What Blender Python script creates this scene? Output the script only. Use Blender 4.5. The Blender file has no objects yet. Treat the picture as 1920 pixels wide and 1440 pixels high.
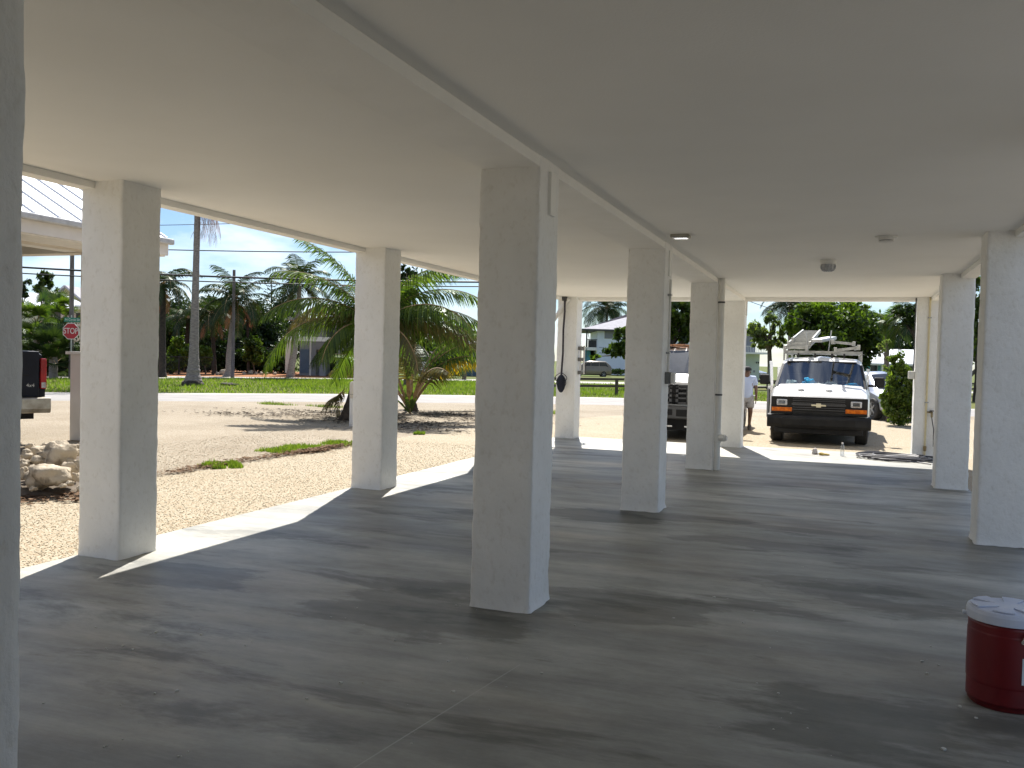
import bpy, bmesh, math, random
import numpy as np
from mathutils import Vector, Matrix, noise
R = math.radians
random.seed(7)
rng = np.random.default_rng(11)
sc = bpy.context.scene
col = sc.collection

# ------------------------------------------------------------------ camera
W_, H_ = 1920.0, 1440.0
F = 1692.5
CAM = np.array([0.0, 0.0, 1.55])
PITCH, ROLL, YAW = 0.0291, 0.0248, 0.3524
cp, sp, cr, sr, cy, sy = math.cos(PITCH), math.sin(PITCH), math.cos(ROLL), math.sin(ROLL), math.cos(YAW), math.sin(YAW)
FWD = np.array([-sy*cp, cy*cp, -sp])
_r = np.array([cy, sy, 0.0]); _u = np.cross(_r, FWD)
RGT = cr*_r + sr*_u
UPV = -sr*_r + cr*_u
ZG = -0.06

def ray(u, v):
    return FWD + RGT*((u-960)/F) - UPV*((v-720)/F)
def at(u, v, d):
    """survey point: depth d metres along the lens axis"""
    return Vector(CAM + ray(u, v)*d)
def gp(u, v, z=ZG):
    r = ray(u, v)
    return Vector(CAM + r*((z-CAM[2])/r[2]))
def atY(u, v, Y):
    r = ray(u, v)
    return Vector(CAM + r*(Y/r[1]))

cd = bpy.data.cameras.new('camera')
co = bpy.data.objects.new('camera', cd); col.objects.link(co)
cd.sensor_width = 36; cd.lens = F/W_*36; cd.clip_end = 2000; cd.clip_start = 0.05
m = Matrix(((RGT[0], UPV[0], -FWD[0], CAM[0]), (RGT[1], UPV[1], -FWD[1], CAM[1]), (RGT[2], UPV[2], -FWD[2], CAM[2]), (0, 0, 0, 1)))
co.matrix_world = m
sc.camera = co

# ------------------------------------------------------------------ light
SUN_EL, SUNDIR = R(50.6), (-0.3007, 0.9537)      # horizontal direction towards the sun
w = bpy.data.worlds.new('World'); sc.world = w; w.use_nodes = True
nt = w.node_tree
bg = nt.nodes['Background']
sky = nt.nodes.new('ShaderNodeTexSky'); sky.sky_type = 'NISHITA'; sky.sun_disc = False
sky.sun_elevation = SUN_EL; sky.sun_rotation = math.atan2(SUNDIR[0], SUNDIR[1])
sky.altitude = 0; sky.air_density = 1.0; sky.dust_density = 0.25; sky.ozone_density = 3.0
# thin broken cloud in the sky
tc = nt.nodes.new('ShaderNodeTexCoord'); mp = nt.nodes.new('ShaderNodeMapping'); mp.inputs['Scale'].default_value = (2.2, 2.2, 7.0)
nz = nt.nodes.new('ShaderNodeTexNoise'); nz.inputs['Scale'].default_value = 3.4; nz.inputs['Detail'].default_value = 7; nz.inputs['Roughness'].default_value = 0.58
rp = nt.nodes.new('ShaderNodeValToRGB'); rp.color_ramp.elements[0].position = 0.42; rp.color_ramp.elements[1].position = 0.64
rp.color_ramp.elements[0].color = (0, 0, 0, 1); rp.color_ramp.elements[1].color = (0.55, 0.55, 0.55, 1)
mx = nt.nodes.new('ShaderNodeMixRGB'); mx.inputs[2].default_value = (13.0, 12.6, 12.2, 1)
nt.links.new(tc.outputs['Generated'], mp.inputs[0]); nt.links.new(mp.outputs[0], nz.inputs['Vector']); nt.links.new(nz.outputs['Fac'], rp.inputs[0])
nt.links.new(rp.outputs[0], mx.inputs[0]); nt.links.new(sky.outputs[0], mx.inputs[1]); tn = nt.nodes.new('ShaderNodeMixRGB'); tn.blend_type = 'MULTIPLY'; tn.inputs[0].default_value = 1; tn.inputs[2].default_value = (.88, .97, 1.10, 1)
nt.links.new(mx.outputs[0], tn.inputs[1]); nt.links.new(tn.outputs[0], bg.inputs[0])
bg.inputs[1].default_value = 0.054
sl = bpy.data.lights.new('sun', 'SUN'); sl.energy = 4.6; sl.angle = R(0.5); sl.color = (1.0, 0.96, 0.90)
so = bpy.data.objects.new('sun', sl); col.objects.link(so)
to_sun = Vector((SUNDIR[0]*math.cos(SUN_EL), SUNDIR[1]*math.cos(SUN_EL), math.sin(SUN_EL)))
so.rotation_euler = to_sun.to_track_quat('Z', 'Y').to_euler()
so.location = (0, 30, 60)

sc.view_settings.view_transform = 'Standard'; sc.view_settings.look = 'None'
sc.view_settings.exposure = 1.1; sc.view_settings.gamma = 1.0
sc.render.engine = 'CYCLES'
sc.cycles.max_bounces = 12; sc.cycles.diffuse_bounces = 7; sc.cycles.glossy_bounces = 4
sc.cycles.transmission_bounces = 6; sc.cycles.transparent_max_bounces = 12
sc.cycles.use_denoising = True
try: sc.cycles.denoiser = 'OPENIMAGEDENOISE'
except Exception: pass
sc.cycles.sample_clamp_indirect = 8

# ------------------------------------------------------------------ materials
M = {}
def rgb(c): return (c[0], c[1], c[2], 1.0)
def mat(name, c, rough=0.6, c2=None, nscale=6.0, bump=0.0, bscale=40.0, metal=0.0, spec=0.5, detail=5.0, stretch=None, coat=0.0, contrast=(0.35, 0.65)):
    m_ = bpy.data.materials.new(name); m_.use_nodes = True
    t = m_.node_tree; b = t.nodes['Principled BSDF']
    b.inputs['Base Color'].default_value = rgb(c); b.inputs['Roughness'].default_value = rough
    b.inputs['Metallic'].default_value = metal; b.inputs['Specular IOR Level'].default_value = spec
    b.inputs['Coat Weight'].default_value = coat
    if c2 is None: c2 = tuple(x*0.8 for x in c)
    tcn = t.nodes.new('ShaderNodeTexCoord'); src = tcn.outputs['Object']
    if stretch:
        mpn = t.nodes.new('ShaderNodeMapping'); mpn.inputs['Scale'].default_value = stretch
        t.links.new(src, mpn.inputs[0]); src = mpn.outputs[0]
    n = t.nodes.new('ShaderNodeTexNoise'); n.inputs['Scale'].default_value = nscale; n.inputs['Detail'].default_value = detail
    t.links.new(src, n.inputs['Vector'])
    r_ = t.nodes.new('ShaderNodeValToRGB')
    r_.color_ramp.elements[0].position, r_.color_ramp.elements[1].position = contrast
    r_.color_ramp.elements[0].color = rgb(c2); r_.color_ramp.elements[1].color = rgb(c)
    t.links.new(n.outputs['Fac'], r_.inputs[0]); t.links.new(r_.outputs[0], b.inputs['Base Color'])
    if bump:
        n2 = t.nodes.new('ShaderNodeTexNoise'); n2.inputs['Scale'].default_value = bscale; n2.inputs['Detail'].default_value = 4
        t.links.new(src, n2.inputs['Vector'])
        bn = t.nodes.new('ShaderNodeBump'); bn.inputs['Strength'].default_value = bump; bn.inputs['Distance'].default_value = 0.01
        t.links.new(n2.outputs['Fac'], bn.inputs['Height']); t.links.new(bn.outputs[0], b.inputs['Normal'])
    M[name] = m_
    return m_

def leafmat(name, ca, cb, trans=0.35, tc_=None, gloss=0.03):
    m_ = bpy.data.materials.new(name); m_.use_nodes = True
    t = m_.node_tree; t.nodes.remove(t.nodes['Principled BSDF'])
    out = t.nodes['Material Output']
    g = t.nodes.new('ShaderNodeNewGeometry'); r_ = t.nodes.new('ShaderNodeValToRGB')
    r_.color_ramp.elements[0].color = rgb(ca); r_.color_ramp.elements[1].color = rgb(cb)
    t.links.new(g.outputs['Random Per Island'], r_.inputs[0])
    d = t.nodes.new('ShaderNodeBsdfDiffuse'); tr = t.nodes.new('ShaderNodeBsdfTranslucent'); gl = t.nodes.new('ShaderNodeBsdfGlossy')
    gl.inputs['Roughness'].default_value = 0.38; gl.inputs['Color'].default_value = (0.8, 0.85, 0.8, 1)
    mul = t.nodes.new('ShaderNodeMixRGB'); mul.blend_type = 'MULTIPLY'; mul.inputs[0].default_value = 1
    k = tc_ or (1.5, 1.7, 0.6); mul.inputs[2].default_value = rgb(k)
    t.links.new(r_.outputs[0], d.inputs[0]); t.links.new(r_.outputs[0], mul.inputs[1]); t.links.new(mul.outputs[0], tr.inputs[0])
    m1 = t.nodes.new('ShaderNodeMixShader'); m1.inputs[0].default_value = trans
    m2 = t.nodes.new('ShaderNodeMixShader'); m2.inputs[0].default_value = gloss
    t.links.new(d.outputs[0], m1.inputs[1]); t.links.new(tr.outputs[0], m1.inputs[2])
    t.links.new(m1.outputs[0], m2.inputs[1]); t.links.new(gl.outputs[0], m2.inputs[2]); t.links.new(m2.outputs[0], out.inputs[0])
    M[name] = m_
    return m_

def glassmat(name, tint, gloss=0.12, rough=0.02):
    m_ = bpy.data.materials.new(name); m_.use_nodes = True
    t = m_.node_tree; t.nodes.remove(t.nodes['Principled BSDF']); out = t.nodes['Material Output']
    a = t.nodes.new('ShaderNodeBsdfTransparent'); a.inputs[0].default_value = rgb(tint)
    g = t.nodes.new('ShaderNodeBsdfGlossy'); g.inputs['Roughness'].default_value = rough
    lw = t.nodes.new('ShaderNodeLayerWeight'); lw.inputs[0].default_value = 0.35
    mr = t.nodes.new('ShaderNodeMapRange'); mr.inputs[3].default_value = gloss; mr.inputs[4].default_value = min(1, gloss+0.6)
    t.links.new(lw.outputs['Facing'], mr.inputs[0])
    x = t.nodes.new('ShaderNodeMixShader'); t.links.new(mr.outputs[0], x.inputs[0])
    t.links.new(a.outputs[0], x.inputs[1]); t.links.new(g.outputs[0], x.inputs[2]); t.links.new(x.outputs[0], out.inputs[0])
    M[name] = m_

def node_mat(name):
    m_ = bpy.data.materials.new(name); m_.use_nodes = True; M[name] = m_
    t = m_.node_tree
    return m_, t, t.nodes['Principled BSDF']

def N(t, kind, **kw):
    n = t.nodes.new(kind)
    for k, v in kw.items():
        try: n.inputs[k].default_value = v
        except Exception: setattr(n, k, v)
    return n

# painted rough stucco of the pillars
m_, t, b = node_mat('stucco_white')
b.inputs['Roughness'].default_value = 0.72
tcn = N(t, 'ShaderNodeTexCoord')
n1 = N(t, 'ShaderNodeTexNoise', Scale=3.0, Detail=8.0, Roughness=0.6); n2 = N(t, 'ShaderNodeTexNoise', Scale=26.0, Detail=6.0, Roughness=0.65)
n3 = N(t, 'ShaderNodeTexVoronoi', Scale=34.0)
mp_ = N(t, 'ShaderNodeMapping'); mp_.inputs['Scale'].default_value = (1, 1, 0.7)
t.links.new(tcn.outputs['Object'], mp_.inputs[0])
for n in (n1, n2, n3): t.links.new(mp_.outputs[0], n.inputs['Vector'])
ra = N(t, 'ShaderNodeValToRGB'); ra.color_ramp.elements[0].position = .3; ra.color_ramp.elements[1].position = .7
ra.color_ramp.elements[0].color = (.78, .775, .75, 1); ra.color_ramp.elements[1].color = (.87, .865, .845, 1)
t.links.new(n1.outputs['Fac'], ra.inputs[0])
rb = N(t, 'ShaderNodeValToRGB'); rb.color_ramp.elements[0].position = .30; rb.color_ramp.elements[1].position = .46
rb.color_ramp.elements[0].color = (.90, .89, .87, 1); rb.color_ramp.elements[1].color = (1, 1, 1, 1)
t.links.new(n2.outputs['Fac'], rb.inputs[0])
mm = N(t, 'ShaderNodeMixRGB', blend_type='MULTIPLY'); mm.inputs[0].default_value = 1
t.links.new(ra.outputs[0], mm.inputs[1]); t.links.new(rb.outputs[0], mm.inputs[2]); t.links.new(mm.outputs[0], b.inputs['Base Color'])
ad = N(t, 'ShaderNodeMath', operation='ADD'); t.links.new(n2.outputs['Fac'], ad.inputs[0]); t.links.new(n1.outputs['Fac'], ad.inputs[1])
bn = N(t, 'ShaderNodeBump', Strength=0.6, Distance=0.011); t.links.new(ad.outputs[0], bn.inputs['Height']); t.links.new(bn.outputs[0], b.inputs['Normal'])

mat('ceiling_white', (.895, .885, .85), .7, c2=(.865, .855, .82), nscale=1.3, bump=.12, bscale=90)
mat('grey_stucco', (.50, .49, .46), .8, c2=(.44, .43, .4), nscale=2, bump=.4, bscale=50)
mat('beam_white', (.88, .87, .835), .65, c2=(.845, .835, .80), nscale=3, bump=.25, bscale=60)

# concrete floor: broom streaks along x, dark patches, worn stains
m_, t, b = node_mat('concrete')
tcn = N(t, 'ShaderNodeTexCoord')
def mapped(scale, rot=0.06):
    q = N(t, 'ShaderNodeMapping'); q.inputs['Scale'].default_value = scale; q.inputs['Rotation'].default_value = (0, 0, rot)
    t.links.new(tcn.outputs['Object'], q.inputs[0]); return q.outputs[0]
def noi(vec, s, d=5.0, r_=0.55, dist=0.0):
    q = N(t, 'ShaderNodeTexNoise', Scale=s, Detail=d, Roughness=r_, Distortion=dist); t.links.new(vec, q.inputs['Vector']); return q.outputs['Fac']
def ramp(fac, p0, c0, p1, c1):
    q = N(t, 'ShaderNodeValToRGB'); q.color_ramp.elements[0].position = p0; q.color_ramp.elements[1].position = p1
    q.color_ramp.elements[0].color = rgb(c0); q.color_ramp.elements[1].color = rgb(c1); t.links.new(fac, q.inputs[0]); return q.outputs[0]
def mix(kind, fac, a, c):
    q = N(t, 'ShaderNodeMixRGB', blend_type=kind)
    for i, x in ((0, fac), (1, a), (2, c)):
        if isinstance(x, (int, float)): q.inputs[i].default_value = x
        elif isinstance(x, tuple): q.inputs[i].default_value = rgb(x)
        else: t.links.new(x, q.inputs[i])
    return q.outputs[0]
base = ramp(noi(mapped((.35, .8, 1)), .8, 6, .55, .1), .33, (.235, .232, .208), .62, (.45, .442, .395))
cloud = ramp(noi(mapped((.35, 1.3, 1), .08), 1.7, 8, .62, .15), .36, (.76, .76, .75), .62, (1.1, 1.1, 1.09))
streak = ramp(noi(mapped((.38, 3.4, 1)), 1.2, 7, .6, .1), .38, (.86, .86, .855), .58, (1.06, 1.06, 1.055))
fine = ramp(noi(mapped((.8, 12, 1)), 4.0, 5, .6), .3, (.95, .95, .95), .7, (1.03, 1.03, 1.03))
grime = ramp(noi(mapped((.7, 1.2, 1)), 3.2, 12, .8), .38, (.80, .80, .79), .60, (1.05, 1.05, 1.05))
streak = mix('MULTIPLY', 1.0, mix('MULTIPLY', 1.0, streak, cloud), grime)
blot = ramp(noi(mapped((.36, 1.1, 1), .05), 1.2, 9, .68, .3), .39, (.42, .42, .40), .46, (1, 1, 1))
tan = ramp(noi(mapped((.5, 1.0, 1)), .75, 4), .5, (0, 0, 0), .72, (.6, .6, .6))
c_ = mix('MULTIPLY', 1.0, base, streak); c_ = mix('MULTIPLY', .8, c_, fine); c_ = mix('MULTIPLY', .8, c_, blot)
c_ = mix('MIX', tan, c_, mix('MULTIPLY', 1.0, c_, (1.25, 1.08, .9)))
# dark patches and stains round particular pillars (positions on the slab)
sep = N(t, 'ShaderNodeSeparateXYZ'); t.links.new(tcn.outputs['Object'], sep.inputs[0])
jit = noi(mapped((1, 2.2, 1)), 1.6, 6, .65)
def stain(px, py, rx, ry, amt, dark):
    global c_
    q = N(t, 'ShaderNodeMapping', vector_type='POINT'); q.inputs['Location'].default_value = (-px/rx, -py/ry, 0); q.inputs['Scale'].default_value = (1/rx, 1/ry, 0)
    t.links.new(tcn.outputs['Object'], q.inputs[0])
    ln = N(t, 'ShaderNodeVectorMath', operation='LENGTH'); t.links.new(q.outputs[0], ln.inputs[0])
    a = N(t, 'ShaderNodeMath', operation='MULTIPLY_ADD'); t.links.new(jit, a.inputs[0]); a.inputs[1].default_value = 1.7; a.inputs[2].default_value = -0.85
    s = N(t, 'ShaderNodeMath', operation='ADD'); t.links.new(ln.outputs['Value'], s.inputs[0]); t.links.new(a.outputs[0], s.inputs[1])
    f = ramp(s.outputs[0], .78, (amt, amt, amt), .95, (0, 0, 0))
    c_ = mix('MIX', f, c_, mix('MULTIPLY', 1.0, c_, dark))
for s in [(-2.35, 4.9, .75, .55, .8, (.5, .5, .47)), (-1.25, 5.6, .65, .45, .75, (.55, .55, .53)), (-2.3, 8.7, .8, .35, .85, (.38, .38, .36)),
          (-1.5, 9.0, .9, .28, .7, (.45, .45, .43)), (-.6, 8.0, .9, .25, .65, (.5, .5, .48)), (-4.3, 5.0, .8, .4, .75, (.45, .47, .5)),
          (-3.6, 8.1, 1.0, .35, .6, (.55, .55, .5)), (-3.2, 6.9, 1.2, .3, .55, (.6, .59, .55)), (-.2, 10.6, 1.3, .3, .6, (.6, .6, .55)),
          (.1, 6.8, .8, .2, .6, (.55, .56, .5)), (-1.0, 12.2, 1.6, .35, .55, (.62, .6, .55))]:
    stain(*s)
# faint saw cut joint across the near slab
def line(x0, y0, x1, y1, hw, fac_, col_):
    global c_
    L = math.hypot(x1-x0, y1-y0); a_ = math.atan2(y1-y0, x1-x0)
    q = N(t, 'ShaderNodeMapping', vector_type='TEXTURE'); q.inputs['Location'].default_value = (x0, y0, 0); q.inputs['Rotation'].default_value = (0, 0, a_)
    t.links.new(tcn.outputs['Object'], q.inputs[0]); sx = N(t, 'ShaderNodeSeparateXYZ'); t.links.new(q.outputs[0], sx.inputs[0])
    ab = N(t, 'ShaderNodeMath', operation='ABSOLUTE'); t.links.new(sx.outputs[1], ab.inputs[0])
    lt = N(t, 'ShaderNodeMath', operation='LESS_THAN'); t.links.new(ab.outputs[0], lt.inputs[0]); lt.inputs[1].default_value = hw
    g0 = N(t, 'ShaderNodeMath', operation='GREATER_THAN'); t.links.new(sx.outputs[0], g0.inputs[0]); g0.inputs[1].default_value = 0
    g1 = N(t, 'ShaderNodeMath', operation='LESS_THAN'); t.links.new(sx.outputs[0], g1.inputs[0]); g1.inputs[1].default_value = L
    m1 = N(t, 'ShaderNodeMath', operation='MULTIPLY'); t.links.new(g0.outputs[0], m1.inputs[0]); t.links.new(g1.outputs[0], m1.inputs[1])
    m2 = N(t, 'ShaderNodeMath', operation='MULTIPLY'); t.links.new(m1.outputs[0], m2.inputs[0]); t.links.new(lt.outputs[0], m2.inputs[1])
    m3 = N(t, 'ShaderNodeMath', operation='MULTIPLY'); t.links.new(m2.outputs[0], m3.inputs[0]); m3.inputs[1].default_value = fac_
    c_ = mix('MIX', m3.outputs[0], c_, col_)
line(-1.72, 2.6, -1.49, 4.27, .0035, .55, (.5, .49, .46))
# fine white droppings of paint
vo = N(t, 'ShaderNodeTexVoronoi', Scale=1.7); t.links.new(tcn.outputs['Object'], vo.inputs['Vector'])
sp_ = ramp(vo.outputs['Distance'], .012, (.75, .75, .75), .02, (0, 0, 0))
c_ = mix('MIX', sp_, c_, (.62, .61, .58))
t.links.new(c_, b.inputs['Base Color'])
rr = N(t, 'ShaderNodeMapRange'); rr.inputs[3].default_value = .42; rr.inputs[4].default_value = .62
t.links.new(noi(mapped((.2, 1.6, 1)), 1.4, 5), rr.inputs[0]); t.links.new(rr.outputs[0], b.inputs['Roughness'])
b.inputs['Specular IOR Level'].default_value = .45
bn = N(t, 'ShaderNodeBump', Strength=.18, Distance=.004); t.links.new(noi(mapped((.6, 14, 1)), 6, 5), bn.inputs['Height']); t.links.new(bn.outputs[0], b.inputs['Normal'])

# pea gravel
def gravel(name, ca, cb, cc, sc_=44.0, patch=(.92, .9, .86)):
    global t
    m_, t, b = node_mat(name)
    tcn = N(t, 'ShaderNodeTexCoord')
    v = N(t, 'ShaderNodeTexVoronoi', Scale=sc_); t.links.new(tcn.outputs['Object'], v.inputs['Vector'])
    hs = N(t, 'ShaderNodeSeparateColor'); t.links.new(v.outputs['Color'], hs.inputs[0])
    r_ = N(t, 'ShaderNodeValToRGB'); e = r_.color_ramp.elements
    e[0].position = 0; e[0].color = rgb(ca); e[1].position = 1; e[1].color = rgb(cb); x = e.new(.5); x.color = rgb(cc)
    t.links.new(hs.outputs[0], r_.inputs[0])
    sh = N(t, 'ShaderNodeValToRGB'); sh.color_ramp.elements[0].position = .35; sh.color_ramp.elements[1].position = .75
    sh.color_ramp.elements[0].color = (1, 1, 1, 1); sh.color_ramp.elements[1].color = (.62, .54, .46, 1); t.links.new(v.outputs['Distance'], sh.inputs[0])
    n = N(t, 'ShaderNodeTexNoise', Scale=.45, Detail=7.0, Roughness=.65); t.links.new(tcn.outputs['Object'], n.inputs['Vector'])
    pr = N(t, 'ShaderNodeValToRGB'); pr.color_ramp.elements[0].position = .34; pr.color_ramp.elements[1].position = .6
    pr.color_ramp.elements[0].color = rgb(patch); pr.color_ramp.elements[1].color = (1, 1, 1, 1); t.links.new(n.outputs['Fac'], pr.inputs[0])
    a1 = N(t, 'ShaderNodeMixRGB', blend_type='MULTIPLY'); a1.inputs[0].default_value = .8; t.links.new(r_.outputs[0], a1.inputs[1]); t.links.new(sh.outputs[0], a1.inputs[2])
    a2 = N(t, 'ShaderNodeMixRGB', blend_type='MULTIPLY'); a2.inputs[0].default_value = 1; t.links.new(a1.outputs[0], a2.inputs[1]); t.links.new(pr.outputs[0], a2.inputs[2])
    t.links.new(a2.outputs[0], b.inputs['Base Color']); b.inputs['Roughness'].default_value = .9; b.inputs['Specular IOR Level'].default_value = .15
    iv = N(t, 'ShaderNodeMath', operation='SUBTRACT'); iv.inputs[0].default_value = 1; t.links.new(v.outputs['Distance'], iv.inputs[1])
    bn = N(t, 'ShaderNodeBump', Strength=.5, Distance=.012); t.links.new(iv.outputs[0], bn.inputs['Height']); t.links.new(bn.outputs[0], b.inputs['Normal'])
gravel('gravel_new', (.45, .41, .32), (.365, .29, .20), (.42, .375, .285))
gravel('gravel_old', (.395, .355, .285), (.32, .26, .185), (.36, .32, .25), 40.0, (.80, .78, .75))
mat('pebble', (.47, .42, .315), .8, c2=(.35, .27, .17), nscale=30)
mat('asphalt', (.29, .27, .25), .85, c2=(.235, .22, .205), nscale=1.2, bump=.3, bscale=60, stretch=(1, 1, 1))
mat('pale_concrete', (.44, .41, .36), .85, c2=(.36, .33, .29), nscale=2)
mat('lawn', (.08, .115, .02), .95, c2=(.15, .13, .045), nscale=.55, bump=.8, bscale=14, detail=9, spec=.1)
mat('added_ground_grey', (.24, .225, .20), .9, c2=(.19, .18, .16), nscale=2, bump=.4, bscale=40)  # dull tone of the unseen ground added to limit bounce
mat('far_lawn', (.09, .13, .03), .95, c2=(.13, .13, .05), nscale=.3, spec=.1)
mat('orange_mulch', (.36, .17, .08), .95, c2=(.24, .11, .055), nscale=5, bump=.6, bscale=20, spec=.1)
mat('soil', (.17, .14, .11), .95, c2=(.10, .08, .06), nscale=8, bump=.7, bscale=30, spec=.1)
mat('limestone', (.50, .43, .33), .9, c2=(.20, .165, .12), nscale=7, bump=1.0, bscale=26, contrast=(.36, .52), spec=.15, detail=9)
leafmat('blade_green', (.09, .15, .015), (.19, .24, .04), .4)
leafmat('litter_brown', (.10, .06, .04), (.22, .15, .10), .1, (1, 1, 1), 0)
leafmat('leaf_bush', (.03, .06, .010), (.15, .20, .03), .45)
leafmat('litter_dark', (.05, .042, .036), (.16, .135, .11), .1, (1, 1, 1), 0)
leafmat('leaf_shade', (.012, .027, .006), (.06, .095, .018), .35)  # darkened leaf colour, the shaded inside of the big round tree
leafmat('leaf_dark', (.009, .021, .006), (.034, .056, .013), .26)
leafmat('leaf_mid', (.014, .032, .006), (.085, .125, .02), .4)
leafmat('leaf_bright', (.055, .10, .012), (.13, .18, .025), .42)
leafmat('leaf_pale', (.07, .10, .035), (.20, .24, .085), .46)
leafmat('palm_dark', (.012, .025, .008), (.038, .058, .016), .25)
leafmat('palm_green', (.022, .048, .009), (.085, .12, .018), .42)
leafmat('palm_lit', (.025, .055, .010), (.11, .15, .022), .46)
leafmat('palm_yellow', (.42, .30, .02), (.55, .42, .03), .5, (1.2, 1.1, .5))
leafmat('palm_olive', (.06, .065, .02), (.15, .12, .045), .35, (1.3, 1.2, .6))
leafmat('palm_dead', (.22, .10, .055), (.36, .17, .09), .3, (1.2, 1, .9))
mat('palm_bark', (.30, .26, .235), .9, c2=(.16, .135, .125), nscale=7, bump=.8, bscale=12, stretch=(1, 1, 5))
mat('bark', (.16, .13, .10), .9, c2=(.07, .055, .045), nscale=8, bump=.8, bscale=20)
mat('bark_dark', (.06, .045, .035), .9, c2=(.025, .02, .016), nscale=9, bump=.8, bscale=20)
mat('petiole', (.36, .24, .11), .7, c2=(.20, .13, .06), nscale=9)
mat('pole_wood', (.20, .17, .17), .9, c2=(.12, .10, .10), nscale=6, stretch=(4, 4, .4))
mat('fence_wood', (.10, .085, .06), .9, c2=(.05, .04, .03), nscale=5, stretch=(1, 1, 4))
mat('wire_black', (.012, .012, .014), .6)
mat('black_metal', (.012, .012, .012), .5)
mat('white_wall', (.78, .83, .92), .8, c2=(.72, .77, .86), nscale=1)
mat('cream_wall', (.76, .71, .62), .8, c2=(.62, .56, .47), nscale=1.2)
mat('pier_white', (.78, .75, .71), .8, c2=(.70, .67, .63), nscale=2)
mat('pale_green_wall', (.60, .66, .58), .85, c2=(.52, .58, .5), nscale=1)
mat('turquoise_wall', (.12, .36, .44), .8, c2=(.09, .29, .36), nscale=1.5)
mat('blue_wall', (.14, .22, .33), .8, c2=(.10, .16, .25), nscale=1.5)
mat('grey_siding', (.30, .31, .34), .8, c2=(.24, .25, .28), nscale=3, stretch=(1, 1, 10))
mat('yellow_siding', (.42, .38, .20), .8, c2=(.34, .30, .16), nscale=2)
mat('white_metal_roof', (.80, .81, .82), .4, c2=(.74, .75, .77), nscale=.8, metal=0)
mat('grey_roof', (.36, .35, .38), .85, c2=(.29, .28, .31), nscale=3, bump=.3, bscale=30)
mat('trim_white', (.80, .79, .76), .6, c2=(.74, .73, .7))
mat('gutter_grey', (.55, .56, .57), .5)
mat('dark_trim', (.07, .07, .075), .7)
mat('dark_void', (.012, .012, .014), .9)
mat('window_dark', (.03, .035, .045), .12, spec=.45)
mat('paint_white', (.80, .80, .79), .28, c2=(.74, .73, .71), nscale=2.5, coat=.5)
mat('paint_silver', (.42, .44, .50), .25, c2=(.38, .4, .46), nscale=1.5, metal=.5, coat=.6)
mat('paint_tan', (.20, .17, .12), .3, c2=(.18, .15, .11), metal=.3, coat=.5)
mat('paint_navy', (.006, .010, .022), .45, c2=(.004, .007, .016), spec=.25)
mat('black_plastic', (.010, .010, .011), .6, c2=(.018, .018, .018), nscale=7, spec=.22)
mat('rubber', (.014, .014, .014), .8, c2=(.03, .028, .025), nscale=12)
mat('rim_grey', (.35, .36, .38), .35, metal=.6)
mat('chrome', (.62, .62, .63), .15, metal=1.0)
mat('emblem_gold', (.72, .66, .48), .3)
mat('dull_chrome', (.45, .43, .38), .38, c2=(.25, .22, .17), nscale=5, metal=.7)
mat('grille_grey', (.10, .10, .105), .35, metal=.5)
mat('lamp_lens', (.55, .56, .58), .12, spec=.8, c2=(.35, .36, .38), nscale=30)
mat('amber', (.62, .16, .012), .2, c2=(.45, .10, .008), nscale=20, contrast=(.45, .55))
mat('tail_red', (.38, .01, .012), .2, c2=(.24, .006, .008), nscale=6)
glassmat('windshield', (.78, .83, .86), .04)
glassmat('car_glass', (.10, .12, .14), .18)
glassmat('clear_plastic', (.88, .9, .93), .10, .08)
mat('cloth_blue', (.03, .48, .85), .8, c2=(.015, .25, .5), nscale=8)
mat('paper', (.70, .84, .80), .8)
mat('aluminium', (.46, .46, .43), .45, c2=(.30, .30, .28), nscale=9, metal=.35)
mat('sign_red', (.42, .012, .025), .45, c2=(.36, .01, .02), nscale=4)
mat('sign_white', (.75, .70, .68), .5)
mat('sign_green', (.006, .20, .13), .45)
mat('galv', (.45, .46, .45), .45, metal=.5)
mat('pvc_grey', (.74, .73, .69), .55, c2=(.67, .66, .62), nscale=8)
mat('box_grey', (.18, .18, .175), .5, c2=(.14, .14, .135))
mat('conduit_white', (.72, .71, .68), .5, c2=(.66, .65, .62))
mat('pipe_cream', (.66, .58, .36), .5, c2=(.6, .52, .32), nscale=10)
mat('brass', (.28, .22, .12), .45, metal=.6)
mat('cord_navy', (.012, .016, .035), .6)
mat('cord_dark', (.035, .028, .04), .6)
mat('hose_dark', (.05, .05, .055), .45, c2=(.08, .075, .09), nscale=3)
mat('cooler_red', (.13, .005, .008), .38, c2=(.16, .005, .008), nscale=4)
mat('cooler_lid', (.72, .76, .86), .45, c2=(.53, .59, .75), nscale=5)
mat('label_white', (.7, .74, .8), .5)
mat('rag', (.70, .66, .66), .9, c2=(.5, .46, .46), nscale=14)
mat('glove_tan', (.48, .36, .10), .9, c2=(.36, .27, .08), nscale=14)
mat('skin', (.16, .085, .055), .55, c2=(.13, .07, .045), nscale=8)
mat('shirt_blue', (.52, .60, .78), .85, c2=(.45, .53, .72), nscale=7)
mat('shorts_grey', (.42, .41, .41), .9, c2=(.35, .34, .34), nscale=7)
mat('cap_dark', (.02, .02, .025), .8)
mat('shoe_grey', (.13, .12, .12), .7, c2=(.07, .065, .065), nscale=12)
mat('shoe_sole', (.42, .38, .34), .8)
mat('rust_board', (.40, .20, .11), .8, c2=(.30, .15, .08), nscale=4)
mat('seat_dark', (.03, .032, .036), .8)
mat('paint_flake', (.66, .65, .6), .8)

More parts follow.
